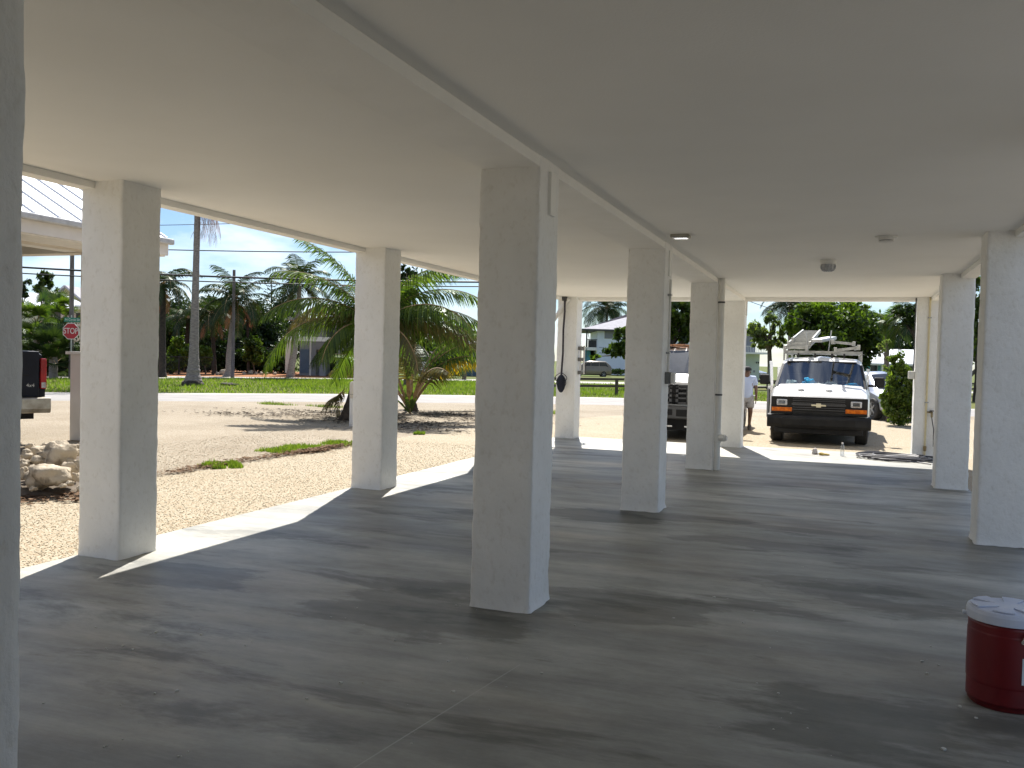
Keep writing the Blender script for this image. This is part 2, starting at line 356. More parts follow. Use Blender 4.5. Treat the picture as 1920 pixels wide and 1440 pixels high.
# ------------------------------------------------------------------ helpers
def link(name, me, mname=None, parent=None, smooth=False):
    o = bpy.data.objects.new(name, me); col.objects.link(o)
    if mname:
        for x in ([mname] if isinstance(mname, str) else mname): me.materials.append(M[x])
    if parent is not None: o.parent = parent
    if smooth:
        me.polygons.foreach_set('use_smooth', [True]*len(me.polygons))
    return o
def tag(o, label, cat, group=None, kind=None):
    o['label'] = label; o['category'] = cat
    if group: o['group'] = group
    if kind: o['kind'] = kind
    return o
def struct(o): o['kind'] = 'structure'; return o
def thing(name, label, cat, loc=(0, 0, 0), rz=0.0, group=None):
    o = bpy.data.objects.new(name, None); col.objects.link(o); o.empty_display_size = .2
    o.location = loc; o.rotation_euler = (0, 0, rz)
    return tag(o, label, cat, group)
def copy_tree(o, parent=None):
    c = o.copy(); col.objects.link(c)
    if parent is not None: c.parent = parent
    for ch in list(o.children): copy_tree(ch, c)
    return c

class MB:
    def __init__(s): s.v = []; s.f = []
    def add(s, vs, fs):
        k = len(s.v); s.v += [tuple(x) for x in vs]; s.f += [tuple(i+k for i in f) for f in fs]; return s
    def box(s, a, b_, rz=0.0, c=None):
        x0, y0, z0 = a; x1, y1, z1 = b_
        vs = [(x0, y0, z0), (x1, y0, z0), (x1, y1, z0), (x0, y1, z0), (x0, y0, z1), (x1, y0, z1), (x1, y1, z1), (x0, y1, z1)]
        if rz:
            cx, cy_ = c or ((x0+x1)/2, (y0+y1)/2); ca, sa = math.cos(rz), math.sin(rz)
            vs = [(cx+(x-cx)*ca-(y-cy_)*sa, cy_+(x-cx)*sa+(y-cy_)*ca, z) for x, y, z in vs]
        return s.add(vs, [(0, 3, 2, 1), (4, 5, 6, 7), (0, 1, 5, 4), (1, 2, 6, 5), (2, 3, 7, 6), (3, 0, 4, 7)])
    def bar(s, p, q, wd, ht, up=(0, 0, 1)):
        p, q = Vector(p), Vector(q); d = (q-p).normalized(); u_ = Vector(up)
        r_ = d.cross(u_)
        if r_.length < 1e-4: r_ = d.cross(Vector((1, 0, 0)))
        r_.normalize(); u_ = r_.cross(d); r_ *= wd/2; u_ *= ht/2
        vs = [p-r_-u_, p+r_-u_, p+r_+u_, p-r_+u_, q-r_-u_, q+r_-u_, q+r_+u_, q-r_+u_]
        return s.add(vs, [(0, 3, 2, 1), (4, 5, 6, 7), (0, 1, 5, 4), (1, 2, 6, 5), (2, 3, 7, 6), (3, 0, 4, 7)])
    def tube(s, pts, r, n=8, cap=True):
        pts = [Vector(p) for p in pts]; rs = r if isinstance(r, (list, tuple)) else [r]*len(pts)
        k = len(s.v); ref = None
        for i, p in enumerate(pts):
            a = pts[max(i-1, 0)]; c = pts[min(i+1, len(pts)-1)]; d = (c-a)
            d = d.normalized() if d.length > 1e-9 else Vector((0, 0, 1))
            if ref is None: ref = Vector((1, 0, 0)) if abs(d.x) < .9 else Vector((0, 1, 0))
            x = (ref - d*ref.dot(d))
            if x.length < 1e-4: x = Vector((0, 1, 0)) - d*d.y
            x.normalize(); y = d.cross(x); ref = x
            for j in range(n):
                an = 2*math.pi*j/n; s.v.append(tuple(p + (x*math.cos(an)+y*math.sin(an))*rs[i]))
        for i in range(len(pts)-1):
            for j in range(n):
                s.f.append((k+i*n+j, k+i*n+(j+1) % n, k+(i+1)*n+(j+1) % n, k+(i+1)*n+j))
        if cap:
            e = k+(len(pts)-1)*n; q = len(s.v); s.v += s.v[k:k+n]+s.v[e:e+n]
            s.f.append(tuple(q+j for j in reversed(range(n)))); s.f.append(tuple(q+n+j for j in range(n)))
        return s
    def lathe(s, prof, c=(0, 0, 0), n=24, axis='z'):
        k = len(s.v)
        for r_, z in prof:
            for j in range(n):
                a = 2*math.pi*j/n; x, y = r_*math.cos(a), r_*math.sin(a)
                p = (x, y, z) if axis == 'z' else ((z, x, y) if axis == 'x' else (x, z, y))
                s.v.append((c[0]+p[0], c[1]+p[1], c[2]+p[2]))
        for i in range(len(prof)-1):
            for j in range(n): s.f.append((k+i*n+j, k+i*n+(j+1) % n, k+(i+1)*n+(j+1) % n, k+(i+1)*n+j))
        e = k+(len(prof)-1)*n; q = len(s.v); s.v += s.v[k:k+n]+s.v[e:e+n]
        s.f.append(tuple(q+j for j in reversed(range(n)))); s.f.append(tuple(q+n+j for j in range(n)))
        return s
    def prism(s, poly, lo, hi, plane='xz'):
        k = len(s.v); n = len(poly)
        for q in (lo, hi):
            for a, b_ in poly: s.v.append({'xz': (a, q, b_), 'yz': (q, a, b_), 'xy': (a, b_, q)}[plane])
        s.f.append(tuple(k+i for i in range(n))); s.f.append(tuple(k+n+i for i in reversed(range(n))))
        for i in range(n): s.f.append((k+i, k+(i+1) % n, k+n+(i+1) % n, k+n+i))
        return s
    def blob(s, c, rx, ry, rz, n=10, m_=7):
        k = len(s.v)
        for i in range(m_+1):
            th = math.pi*i/m_
            for j in range(n):
                a = 2*math.pi*j/n; s.v.append((c[0]+rx*math.sin(th)*math.cos(a), c[1]+ry*math.sin(th)*math.sin(a), c[2]+rz*math.cos(th)))
        for i in range(m_):
            for j in range(n): s.f.append((k+i*n+j, k+i*n+(j+1) % n, k+(i+1)*n+(j+1) % n, k+(i+1)*n+j))
        return s
    def mesh(s, name):
        me = bpy.data.meshes.new(name); me.from_pydata(s.v, [], s.f); me.update(); return me
    def build(s, name, mname, parent=None, smooth=False, bevel=0.0, seg=2, fix=True):
        me = s.mesh(name)
        if fix:
            bmx = bmesh.new(); bmx.from_mesh(me); bmesh.ops.recalc_face_normals(bmx, faces=bmx.faces); bmx.to_mesh(me); bmx.free()
        o = link(name, me, mname, parent, smooth)
        if bevel:
            bv = o.modifiers.new('bevel', 'BEVEL'); bv.width = bevel; bv.segments = seg; bv.limit_method = 'ANGLE'; bv.angle_limit = R(40)
        return o

def sheet(name, pts, z, mname):
    me = bpy.data.meshes.new(name)
    me.from_pydata([(p[0], p[1], z) for p in pts], [], [tuple(range(len(pts)))]); me.update()
    if me.polygons[0].normal.z < 0: me.flip_normals()
    return struct(link(name, me, mname))

# ------------------------------------------------------------------ ground and roads
sheet('ground', [(-400, -200), (400, -200), (400, 600), (-400, 600)], ZG-.016, 'far_lawn')
near = [(-52, -7.0), (-36.0, 7.6), (-22.2, 20.3), (-16.4, 25.6), (-12.2, 28.9), (-8.2, 31.5), (-2.4, 33.2), (4.2, 34.4), (14, 35.6), (60, 37.5)]
far = [(-56, -4.0), (-38.0, 12.6), (-26.2, 24.0), (-19.7, 30.6), (-15.2, 34.4), (-10.4, 37.5), (-3.2, 40.3), (4.8, 40.9), (14, 41.6), (60, 43.5)]
def band(name, a, b_, z, mname): return sheet(name, a + b_[::-1], z, mname)
gfar = [(-66, 6), (-48, 22), (-37.5, 34.9), (-33.2, 44.8), (-29.6, 48.9), (-25.0, 52.4), (-22.9, 55.0), (-12, 62), (10, 68), (60, 72)]
sfar = [(-70, 11), (-52, 27), (-41.2, 38.6), (-36.0, 46.6), (-31.8, 50.6), (-27.3, 57.0), (-24.8, 60.0), (-13, 67), (10, 73), (60, 77)]
struct(band('lawn', far, gfar, ZG-.012, 'lawn'))
struct(band('street', near, far, ZG-.008, 'asphalt'))
def inset(a, b_, k): return [(p[0]*(1-k)+q[0]*k, p[1]*(1-k)+q[1]*k) for p, q in zip(a, b_)]
band('street_edge', inset(near, far, .78), inset(near, far, 1.0), ZG-.004, 'pale_concrete')
band('side_street', gfar, sfar, ZG-.008, 'pale_concrete')
sheet('mulch_bed', [(-41.0, 39.6), (-36.2, 46.9), (-32.0, 50.9), (-29.0, 55.0), (-33, 60), (-38.5, 62), (-60, 74), (-62, 60)], ZG-.008, 'orange_mulch')
yard = [(-52, -60), (-52, -7)] + near[1:] + [(60, -60)]
struct(sheet('gravel_yard', yard, ZG-.003, 'gravel_old'))
sheet('gravel_apron', [(-8.05, -30), (-7.95, 6), (-8.05, 10), (-8.0, 14), (-8.1, 17), (-7.5, 19.5), (-6.5, 25), (-4, 30.6), (6, 32.4), (12, 30), (12, -30)], ZG+.001, 'gravel_new')
sheet('added_side_ground', [(2.1, -30), (14, -30), (14, 11.2), (5, 11.6), (3.2, 11.0), (2.15, 10.6)], ZG+.005, 'added_ground_grey')  # ground added out of view to cut light bounced from the right
# house slab
slab = MB().box((-5.335, -8, -.16), (1.56, 17.40, 0.0))
o = struct(slab.build('floor_slab', 'concrete', bevel=.008))

# ------------------------------------------------------------------ the stilt house overhead
PW = .388; HC = 2.764
XL, XC, XR = -4.9256-PW, -1.744-PW, 1.139
house = thing('stilt_house', 'white stuccoed house raised on square pillars over an open concrete ground storey', 'house', (XC, 5, 0))
HO = Vector((XC, 5, 0))
def hpart(mb, name, mname, **k):
    o = mb.build(name, mname, None, **k); o.parent = house; o.matrix_parent_inverse = Matrix.Translation(-HO); return o
def pillar(x0, y0, wx=PW, wy=PW, h=HC, seed=0, nz=90):
    c = .007
    def side(a): return [c, .03, a*.2, a*.35, a*.5, a*.65, a*.8, a-.03, a-c]
    per = [(x, 0, 0, -1) for x in side(wx)] + [(wx, y, 1, 0) for y in side(wy)] + [(wx-x, wy, 0, 1) for x in side(wx)] + [(0, wy-y, -1, 0) for y in side(wy)]
    n = len(per); vs = []; fs = []
    for k in range(nz+1):
        z = h*k/nz
        for i, (x, y, nx, ny) in enumerate(per):
            p = Vector((x0+x, y0+y, z)); q = p*5 + Vector((seed*7.3, 0, 0))
            d = .0055*noise.noise(q) + .003*noise.noise(p*19 + Vector((seed, 3, 1)))
            edge = (i % 9) in (0, 8)
            if edge: d -= .007*max(0, noise.noise(p*9 + Vector((seed*3, 1, 5)))) + .006*max(0, noise.noise(p*31+Vector((seed, 7, 2)))-.1)
            zz = z
            if k == 0: zz = max(0.0, .009*noise.noise(p*11+Vector((seed, 0, 9)))) ; d += .009 + .014*noise.noise(p*13+Vector((0, 0, seed)))
            if k == 1: d += .003
            vs.append((p.x+nx*d, p.y+ny*d, zz))
    for k in range(nz):
        for i in range(n):
            fs.append((k*n+i, k*n+(i+1) % n, (k+1)*n+(i+1) % n, (k+1)*n+i))
    mb = MB(); mb.add(vs, fs)
    return hpart(mb, 'pillar', 'stucco_white', smooth=True)
PIL = [(XL, 1.17), (XL, 5.167), (XL, 9.137), (XL, 13.1), (XL, 16.95), (XC, 1.15), (XC, 5.142), (XC, 9.1625), (XC, 13.214), (XC, 17.0),
       (XR, 1.0), (XR, 4.95), (XR, 8.8975), (XR, 12.794), (XR, 16.98), (XL, -2.8), (XC, -2.8), (XR, -2.9)]
for i, (x, y) in enumerate(PIL): pillar(x, y, seed=i+1)
hpart(MB().box((-5.33, -8, HC), (1.53, 17.32, HC+.02)), 'ceiling', 'ceiling_white')
hpart(MB().box((XC+.003, -7.9, HC-.066), (XC+PW-.004, 17.0, HC-.001)), 'beam', 'beam_white', bevel=.004)
hpart(MB().box((-5.33, -7.9, HC-.052), (-5.19, 17.05, HC-.001)), 'beam', 'beam_white', bevel=.004)
hpart(MB().box((1.352, -7.9, HC-.06), (1.53, 17.05, HC-.001)), 'beam', 'beam_white', bevel=.004)
hpart(MB().box((-5.33, 17.06, HC-.062), (1.53, 17.32, HC-.001)), 'beam', 'beam_white', bevel=.004)
hpart(MB().box((-5.328, -7.99, HC+.022), (1.528, 17.318, 5.7)), 'upper_storey', 'cream_wall')
rf = MB(); rf.add([(-6, -8.6, 5.7), (2.2, -8.6, 5.7), (2.2, 17.33, 5.7), (-6, 17.33, 5.7), (-1.9, -4.5, 7.2), (-1.9, 13.3, 7.2)], [(0, 1, 4), (1, 2, 5, 4), (2, 3, 5), (3, 0, 4, 5), (0, 3, 2, 1)])
hpart(rf, 'roof', 'white_metal_roof')
# timber strap covers at the pillar heads
for (x, y) in PIL[6:10]:
    for xs in (x+PW, x-.018):
        hpart(MB().box((xs-.002, y+.16, HC-.33), (xs+.02, y+.255, HC-.067)), 'strap_cover', 'beam_white', bevel=.002)
# unseen rear and side walls, added to darken the ground storey
hpart(MB().box((-5.31, -7.2, 0.001), (1.51, -7.05, HC-.07)), 'wall', 'grey_stucco')

hpart(MB().box((-5.31, -7.04, 0.001), (-5.19, -1.6, HC-.07)), 'wall', 'grey_stucco')
hpart(MB().box((1.38, -7.04, 0.001), (1.52, 1.7, HC-.07)), 'wall', 'grey_stucco')
# fixtures on the ceiling
def tri(u, v, z):
    r = ray(u, v); return Vector(CAM + r*((z-CAM[2])/r[2]))
p = tri(1276, 440, HC)
t_ = thing('ceiling_light', 'small rectangular metal ceiling light beside the second central pillar', 'light', p)
MB().box((-.09, -.06, -.032), (.09, .06, -.001)).build('housing', 'dull_chrome', t_, bevel=.008)
MB().box((-.06, -.062, -.038), (.075, .045, -.033)).build('lens', 'lamp_lens', t_, bevel=.002)
p = tri(1553, 487, HC)
t_ = thing('jar_light', 'round ceiling lamp with ribbed clear glass jar and white base', 'light', p)
MB().lathe([(.088, -.001), (.09, -.02), (.084, -.052), (.07, -.055)], n=28).build('base', 'pvc_grey', t_, smooth=True)
jar = MB(); prof = [(.074, -.056), (.078, -.075), (.074, -.1), (.06, -.122), (.035, -.132)]
jar.lathe(prof, n=26)
for i in range(13):
    a = 2*math.pi*i/13
    jar.tube([((r_+.004)*math.cos(a), (r_+.004)*math.sin(a), z) for r_, z in prof], .005, 5)
jar.build('jar', 'lamp_lens', t_, smooth=True)
p = tri(1662, 443, HC)
t_ = thing('smoke_detector', 'flat round white smoke detector on the ceiling', 'smoke detector', p)
MB().lathe([(.098, -.001), (.098, -.008), (.09, -.012)], n=30).build('mounting_plate', 'pvc_grey', t_)
MB().lathe([(.066, -.012), (.07, -.035), (.068, -.038)], n=30).build('body', 'conduit_white', t_, smooth=True)
MB().lathe([(.06, -.038), (.058, -.044)], n=30).build('vent_ring', 'dark_void', t_)
MB().lathe([(.07, -.044), (.064, -.053), (.03, -.056)], n=30).build('cover', 'conduit_white', t_, smooth=True)

# outlet box and conduit on the second central pillar
xx = XC+PW; y2 = 9.1625
t_ = thing('outlet_box', 'grey weatherproof electrical box with conduit on the right face of a central pillar', 'electrical box', (xx+.002, y2+.2, 1.38))
MB().box((.0, -.055, -.062), (.055, .06, .062)).build('box_body', 'box_grey', t_, bevel=.006)
MB().box((.057, -.05, -.058), (.098, .055, .058)).build('cover', 'pvc_grey', t_, bevel=.008)
MB().tube([(.022, 0, .064), (.022, 0, 1.02)], .013, 10).build('conduit', 'pvc_grey', t_, smooth=True)
for z in (.25, .85): MB().box((.0, -.03, z), (.038, .03, z+.02)).build('clamp', 'galv', t_)
# drain pipe on the third central pillar
t_ = thing('drain_pipe', 'grey plastic drain pipe with a cleanout tee strapped to a central pillar', 'pipe', (xx+.052, 13.214+.04, 0))
MB().tube([(0, 0, .002), (0, 0, HC-.002)], .046, 16).build('pipe', 'pvc_grey', t_, smooth=True)
for z in (2.42, 1.09):
    MB().lathe([(.048, z-.012), (.051, z-.012), (.051, z+.012), (.048, z+.012)], n=18).box((-.06, -.05, z-.01), (-.03, .05, z+.01)).build('clamp', 'dark_trim', t_)
tee = MB().lathe([(.05, .40), (.058, .41), (.058, .53), (.05, .54)], n=18)
tee.tube([(.03, -.02, .47), (.115, -.045, .47)], .05, 14); tee.tube([(.112, -.044, .47), (.14, -.05, .47)], .036, 8)
tee.build('cleanout', 'pvc_grey', t_, smooth=False)
MB().tube([(-.048, -.085, 0.003), (-.048, -.085, 2.5)], .008, 6).build('small_conduit', 'conduit_white', t_)
# far left pillar: brace pipe, hanging cable and conduit
fy = 16.93
a, b_ = atY(1034, 606, fy-.05), atY(1067, 559, fy-.05)
t_ = thing('brace_pipe', 'white diagonal pipe under the ceiling in front of the far left pillar', 'pipe', a)
MB().tube([Vector((0, 0, 0)), b_-a], .042, 12).build('pipe', 'conduit_white', t_, smooth=True)
MB().tube([(b_-a)*.42, (b_-a)*.56], .048, 12).build('coupling', 'conduit_white', t_, smooth=True)
top = atY(1059, 562, fy-.11); bot = atY(1052.5, 703, fy-.11)
t_ = thing('hanging_cable', 'coil of navy blue cable hanging on a cord at the far left pillar', 'cable', top)
q = bot-top
MB().tube([Vector((0, 0, 0)), q*.15+Vector((.01, 0, 0)), q*.4, q*.7+Vector((.012, 0, 0)), q], .02, 7).build('cord', 'cord_dark', t_, smooth=True)
MB().box((-.05, -.02, -.02), (.03, .05, .06)).build('hook', 'dark_trim', t_)
coil = MB()
for i in range(26):
    ph = random.uniform(0, 6.28); wx = random.uniform(.04, .12); lh = random.uniform(.2, .34)
    pts = []
    for k in range(17):
        a_ = 2*math.pi*k/16
        pts.append(q + Vector((wx*math.sin(a_)*math.cos(ph)*(.6+.5*(1-math.cos(a_))/2), .05*math.sin(a_)*math.sin(ph), -lh*(1-math.cos(a_))/2)))
    coil.tube(pts, .0085, 5, False)
for sx in (-1, 1):
    coil.tube([q+Vector((sx*(.02+.1*math.sin(k/8*3.14)), -.02, -.16+.2*k/8)) for k in range(9)], .007, 5, False)
coil.build('coil', 'cord_navy', t_, smooth=True)
e = atY(1089, 674, fy+.3)
t_ = thing('conduit_run', 'pair of white conduits with three clamps on the edge of the far left pillar', 'conduit', Vector((-4.9+.004, fy+.25, 1.5)))
for k, (dx, dy) in enumerate(((.02, -.05), (.075, .0))):
    MB().tube([(dx, dy, -.24), (dx, dy, .32)], .018, 8).build('conduit', 'conduit_white', t_, smooth=True)
MB().tube([(.03, .0, -.24), (.1, .02, -.25), (.11, .02, -.22), (.11, .02, .27), (.08, .0, .3)], .008, 6).build('cable', 'cord_dark', t_)
for z in (-.21, .05, .27): MB().box((-.025, -.09, z-.035), (.055, .03, z+.035)).build('clamp', 'box_grey', t_, bevel=.006)
# far right pillar
ry = 16.98
def onr3(u, v, dy=0.0): return atY(u, v, ry-dy)
p0 = onr3(1734, 835)
t_ = thing('water_pipe', 'cream coloured water pipe running up the front of the far right pillar', 'pipe', Vector((p0.x, ry-.022, 0)))
MB().tube([(0, 0, .03), (0, 0, HC-.005)], .015, 10).build('pipe', 'pipe_cream', t_, smooth=True)
MB().lathe([(.012, .12), (.024, .13), (.028, .2), (.014, .215)], n=12).build('valve', 'brass', t_)
for z in (.95, 2.4): MB().box((-.03, -.02, z), (.03, .018, z+.018)).build('clamp', 'galv', t_)
tp = onr3(1747, 777, .05)
t_ = thing('hose_tap', 'dark brass hose tap with a thin cord on the far right pillar', 'tap', tp)
MB().tube([(-.09, .03, .035), (-.01, .03, .035), (0, 0, .03), (0, -.02, 0), (0, -.025, -.05)], [.01, .014, .022, .02, .018], 10).build('spout', 'brass', t_, smooth=True)
MB().lathe([(.03, .05), (.034, .055), (.034, .066), (.02, .07)], n=10).build('handle', 'dark_trim', t_)
MB().tube([(0, -.025, -.05), (.01, -.03, -.12), (.035, -.03, -.25), (.04, -.03, -.55)], .008, 6).build('cord', 'cord_dark', t_)
mp0 = onr3(1708.5, 703)
t_ = thing('meter_box', 'small grey box with thin conduit on the edge of the far right pillar', 'electrical box', Vector((XR-.002, ry+.08, mp0.z)))
MB().box((-.1, -.06, -.07), (-.0, .06, .065)).build('box_body', 'pvc_grey', t_, bevel=.01)
MB().tube([(-.016, 0, .066), (-.016, 0, HC-mp0.z-.01)], .01, 8).build('conduit', 'dark_trim', t_)
# hose lying on the slab
hc = tri(1688, 860, .015)
t_ = MB()
for i in range(9):
    pts = []; rx = random.uniform(.34, .62); ry_ = random.uniform(.22, .46); ox, oy = random.uniform(-.16, .16), random.uniform(-.14, .14); ph = random.uniform(0, 6.28); tw = random.uniform(-.3, .3)
    for k in range(41):
        a_ = ph+2*math.pi*k/40*random.choice([1, 1]); x = rx*math.cos(a_)+ox; y = ry_*math.sin(a_)+oy
        pts.append((x*math.cos(tw)-y*math.sin(tw), x*math.sin(tw)+y*math.cos(tw), .012+.012*i*.55+.008*math.sin(a_*3+i)))
    t_.tube(pts, .0125, 7, False)
t_.tube([(.1, -.3, .014), (.3, -.52, .013), (.42, -.64, .013)], .009, 7)
o = t_.build('garden_hose', 'hose_dark', smooth=True); o.location = (hc.x, hc.y, 0)
tag(o, 'loosely coiled dark hose lying on the sunlit slab by the far right pillar', 'hose')
# bottle, rag and glove
p = tri(1579, 855, 0.0)
t_ = thing('water_bottle', 'clear plastic water bottle standing on the slab in front of the white van', 'bottle', p)
MB().lathe([(.03, .001), (.034, .008), (.034, .06), (.031, .07), (.034, .08), (.034, .14), (.03, .165), (.016, .195), (.014, .21)], n=18).build('bottle_body', 'clear_plastic', t_, smooth=True)
MB().lathe([(.016, .208), (.0165, .228), (.014, .23)], n=16).build('cap', 'trim_white', t_)
def crumple(name, c, r, mname, label, cat, seed, flat=.6):
    mb = MB().blob((0, 0, 0), 1, 1, 1, 22, 14); vs = []
    for v in mb.v:
        p = Vector(v); d = .62+.55*noise.noise(p*1.7+Vector((seed, 0, 0)))+.25*noise.noise(p*4+Vector((0, seed, 0)))
        vs.append((p.x*r[0]*d, p.y*r[1]*d, max(-r[2]*.55, p.z*r[2]*d)))
    mb.v = vs; o = mb.build(name, mname, smooth=True); o.location = (c[0], c[1], c[2]+r[2]*.55); return tag(o, label, cat)
p = tri(1527, 851.5, 0); crumple('rag', p, (.085, .06, .075), 'rag', 'crumpled pale rag on the slab in front of the white van', 'rag', 3)
p = tri(1540, 853.5, 0)
g = MB().blob((0, 0, .025), .05, .045, .026, 12, 8)
for k, (dx, dy, L) in enumerate(((.05, .03, .06), (.06, .012, .075), (.06, -.006, .07), (.05, -.024, .055), (.0, -.05, .045))):
    g.tube([(dx*.6, dy, .022), (dx+L*.5, dy*1.2, .02), (dx+L, dy*1.3-.004, .012)], [.014, .013, .009], 8)
o = g.build('work_glove', 'glove_tan', smooth=True); o.location = p; tag(o, 'mustard coloured work glove lying beside the crumpled rag', 'glove')

# drinks cooler
cc = Vector((.752, 4.72, 0))
t_ = thing('drinks_cooler', 'dark red round drinks cooler with a pale lid on the concrete', 'cooler', cc)
prof = [(.148, .001), (.158, .012), (.162, .03)]
for k in range(60):
    z = .03+.35*k/60; prof.append((.1635 + (.0022 if k % 2 else 0) + .003*math.sin(3.14*z/.42) if 14 < k < 54 else .165, z))
prof += [(.166, .385), (.16, .39)]
MB().lathe(prof, n=64).build('body', 'cooler_red', t_, smooth=True)
lid = MB().lathe([(.163, .392), (.174, .394), (.175, .43), (.17, .446), (.16, .45), (.05, .452)], n=64)
lid.build('lid', 'cooler_lid', t_, smooth=False, bevel=.002)
ridge = MB(); star = []
for k in range(6):
    a_ = k*math.pi/3+.25
    for da, r_ in ((-.30, .158), (0, .16), (.30, .158), (math.pi/6, .052)): star.append((r_*math.cos(a_+da), r_*math.sin(a_+da)))
ridge.prism(star, .4521, .459, 'xy')
ridge.build('lid_panel', 'cooler_lid', t_, bevel=.002)
MB().box((-.19, -.015, .398), (-.172, .02, .41)).build('lid_tab', 'cooler_lid', t_, bevel=.003)
dv = Vector((-cc.x*.2+.02, -1, 0)).normalized(); an = math.atan2(dv.y, dv.x)
for da in (.36, ):
    aa = an+da; MB().tube([(.168*math.cos(aa), .168*math.sin(aa), .33), (.186*math.cos(aa), .186*math.sin(aa), .345), (.18*math.cos(aa+.06), .18*math.sin(aa+.06), .37)], .008, 8).build('handle_clip', 'trim_white', t_)
lab = MB(); L0 = an+.36
for k in range(8):
    pass
vs = []; 
for k in range(9):
    a_ = L0+k*.09
    vs += [(.1695*math.cos(a_), .1695*math.sin(a_), .14), (.1695*math.cos(a_), .1695*math.sin(a_), .26)]
lab.add(vs, [(2*k, 2*k+2, 2*k+3, 2*k+1) for k in range(8)]); lab.build('label', 'label_white', t_, fix=False)

# paint flakes and grit on the slab
fl = MB()
spots = [(575, 1310), (180, 1176), (282, 1188), (292, 1186), (230, 1211), (248, 1218), (290, 1300), (331, 1295), (472, 1203), (620, 1157), (376, 1190), (840, 1240), (875, 1235), (760, 1210), (1078, 1172), (1015, 1262), (850, 1297), (1413, 1145), (1394, 1168), (1745, 1212), (1728, 1240), (1760, 1247), (1738, 1263), (1800, 1325), (1830, 1346), (1770, 1405), (1505, 1063), (1460, 1300), (1340, 1120), (1240, 1035), (740, 1200), (680, 1280), (640, 1280)]
for fi, (u, v) in enumerate(spots + [(random.uniform(60, 1900), random.uniform(1000, 1430)) for _ in range(90)]):
    p = tri(u, v, 0.002); s_ = random.uniform(.002, .006)
    if fi < 33: s_ = random.uniform(.006, .013)
    an_ = random.uniform(0, 6.28); ps = [(p.x+s_*random.uniform(.5, 1.2)*math.cos(an_+k*1.257), p.y+s_*random.uniform(.5, 1.2)*math.sin(an_+k*1.257)) for k in range(5)]
    fl.prism(ps, .0008, .0008+s_*.5, 'xy')
o = fl.build('debris', 'paint_flake'); tag(o, 'scattered pale paint flakes and grit on the concrete floor', 'debris', None, 'stuff')

# ------------------------------------------------------------------ yard: pebbles, rocks, tufts, litter
def scatter_mesh(name, P, S, base_v, base_f, mname, rot=True):
    n = len(P); bv = np.array(base_v, float); k = len(bv)
    an = rng.uniform(0, 2*np.pi, n); ca, sa = np.cos(an), np.sin(an)
    sc3 = S[:, None, None]*bv[None]*rng.uniform(.7, 1.3, (n, 1, 3))
    x = sc3[..., 0]*ca[:, None]-sc3[..., 1]*sa[:, None]; y = sc3[..., 0]*sa[:, None]+sc3[..., 1]*ca[:, None]
    V = np.stack([x, y, sc3[..., 2]], -1)+P[:, None]
    Fc = (np.array(base_f)[None]+(np.arange(n)*k)[:, None, None]).reshape(-1, len(base_f[0]))
    return npmesh(name, V.reshape(-1, 3), Fc, mname)
def npmesh(name, V, Fc, mname, parent=None, mi=None, smooth=False):
    V = np.asarray(V, dtype=np.float32); Fc = np.asarray(Fc, dtype=np.int32)
    me = bpy.data.meshes.new(name); me.vertices.add(len(V)); me.vertices.foreach_set('co', V.ravel())
    me.loops.add(Fc.size); me.loops.foreach_set('vertex_index', Fc.ravel()); me.polygons.add(len(Fc))
    me.polygons.foreach_set('loop_start', np.arange(0, Fc.size, Fc.shape[1], dtype=np.int32))
    me.update(calc_edges=True)
    return link(name, me, mname, parent, smooth)
octv = [(1, 0, 0), (0, .8, 0), (-1, 0, 0), (0, -.8, 0), (0, 0, .6), (0, 0, -.6)]
octf = [(0, 1, 4), (1, 2, 4), (2, 3, 4), (3, 0, 4), (1, 0, 5), (2, 1, 5), (3, 2, 5), (0, 3, 5)]
n = 26000; y = 4.2+11*rng.random(n)**1.3; x = -5.36-5.5*rng.random(n)**1.4
P = np.stack([x, y, np.full(n, ZG+.003)], 1)
o = scatter_mesh('gravel', P, rng.uniform(.004, .0095, n), octv, octf, 'pebble')
tag(o, 'loose tan pebbles of the gravel yard beside the slab', 'gravel', None, 'stuff')

def rock(u, v, wpx, hpx, d, label, seed, dep=.85):
    s_ = d/F; c = at(u, v, d); mb = MB().blob((0, 0, 0), 1, 1, 1, 26, 16); vs = []
    rx, rz = wpx*s_/2*1.12, hpx*s_/2*1.15
    for p in mb.v:
        p = Vector(p); q = p*1.15+Vector((seed*5.1, seed, 0))
        dd = .9+.5*noise.noise(q)+.2*noise.noise(p*3.1+Vector((seed, 0, 0)))+.1*noise.noise(p*7+Vector((0, seed, 0)))+.05*noise.noise(p*15)
        # flattened facets
        fp = p*dd; nrm = Vector((3*noise.noise(Vector((seed*1.7+.3, 1.2, 0))), 2*noise.noise(Vector((0.4, seed*1.3+.6, 2))), .45)).normalized()
        k = fp.dot(nrm); 
        if k > .72: fp -= nrm*(k-.72)*.7
        vs.append((fp.x*rx, fp.y*rx*dep, fp.z*rz))
    mb.v = vs; o = mb.build('rock', 'limestone', smooth=True); o.location = c; o.rotation_euler = (0, 0, YAW+.8*0)
    return tag(o, label, 'rock', 'limestone rocks piled beside the gravel')
rock(88, 893, 84, 46, 9.75, 'largest pale limestone boulder at the front of the rock pile', 1)
rock(106, 855, 56, 48, 10.3, 'tall pitted limestone boulder standing behind the largest front boulder', 2)
rock(72, 848, 42, 22, 10.7, 'long low limestone rock left of the tall pitted boulder', 3)
rock(72, 865, 30, 18, 10.2, 'small pale rock wedged on top of the largest front boulder', 4)
rock(130, 879, 30, 25, 10.0, 'rounded tan rock right of the tall pitted boulder', 5)
rock(140, 845, 24, 20, 10.6, 'pitted rock at the back right, highest beside the pier', 6)
rock(131, 865, 20, 12, 10.3, 'small dark rock in the gap under the back right rock', 7)
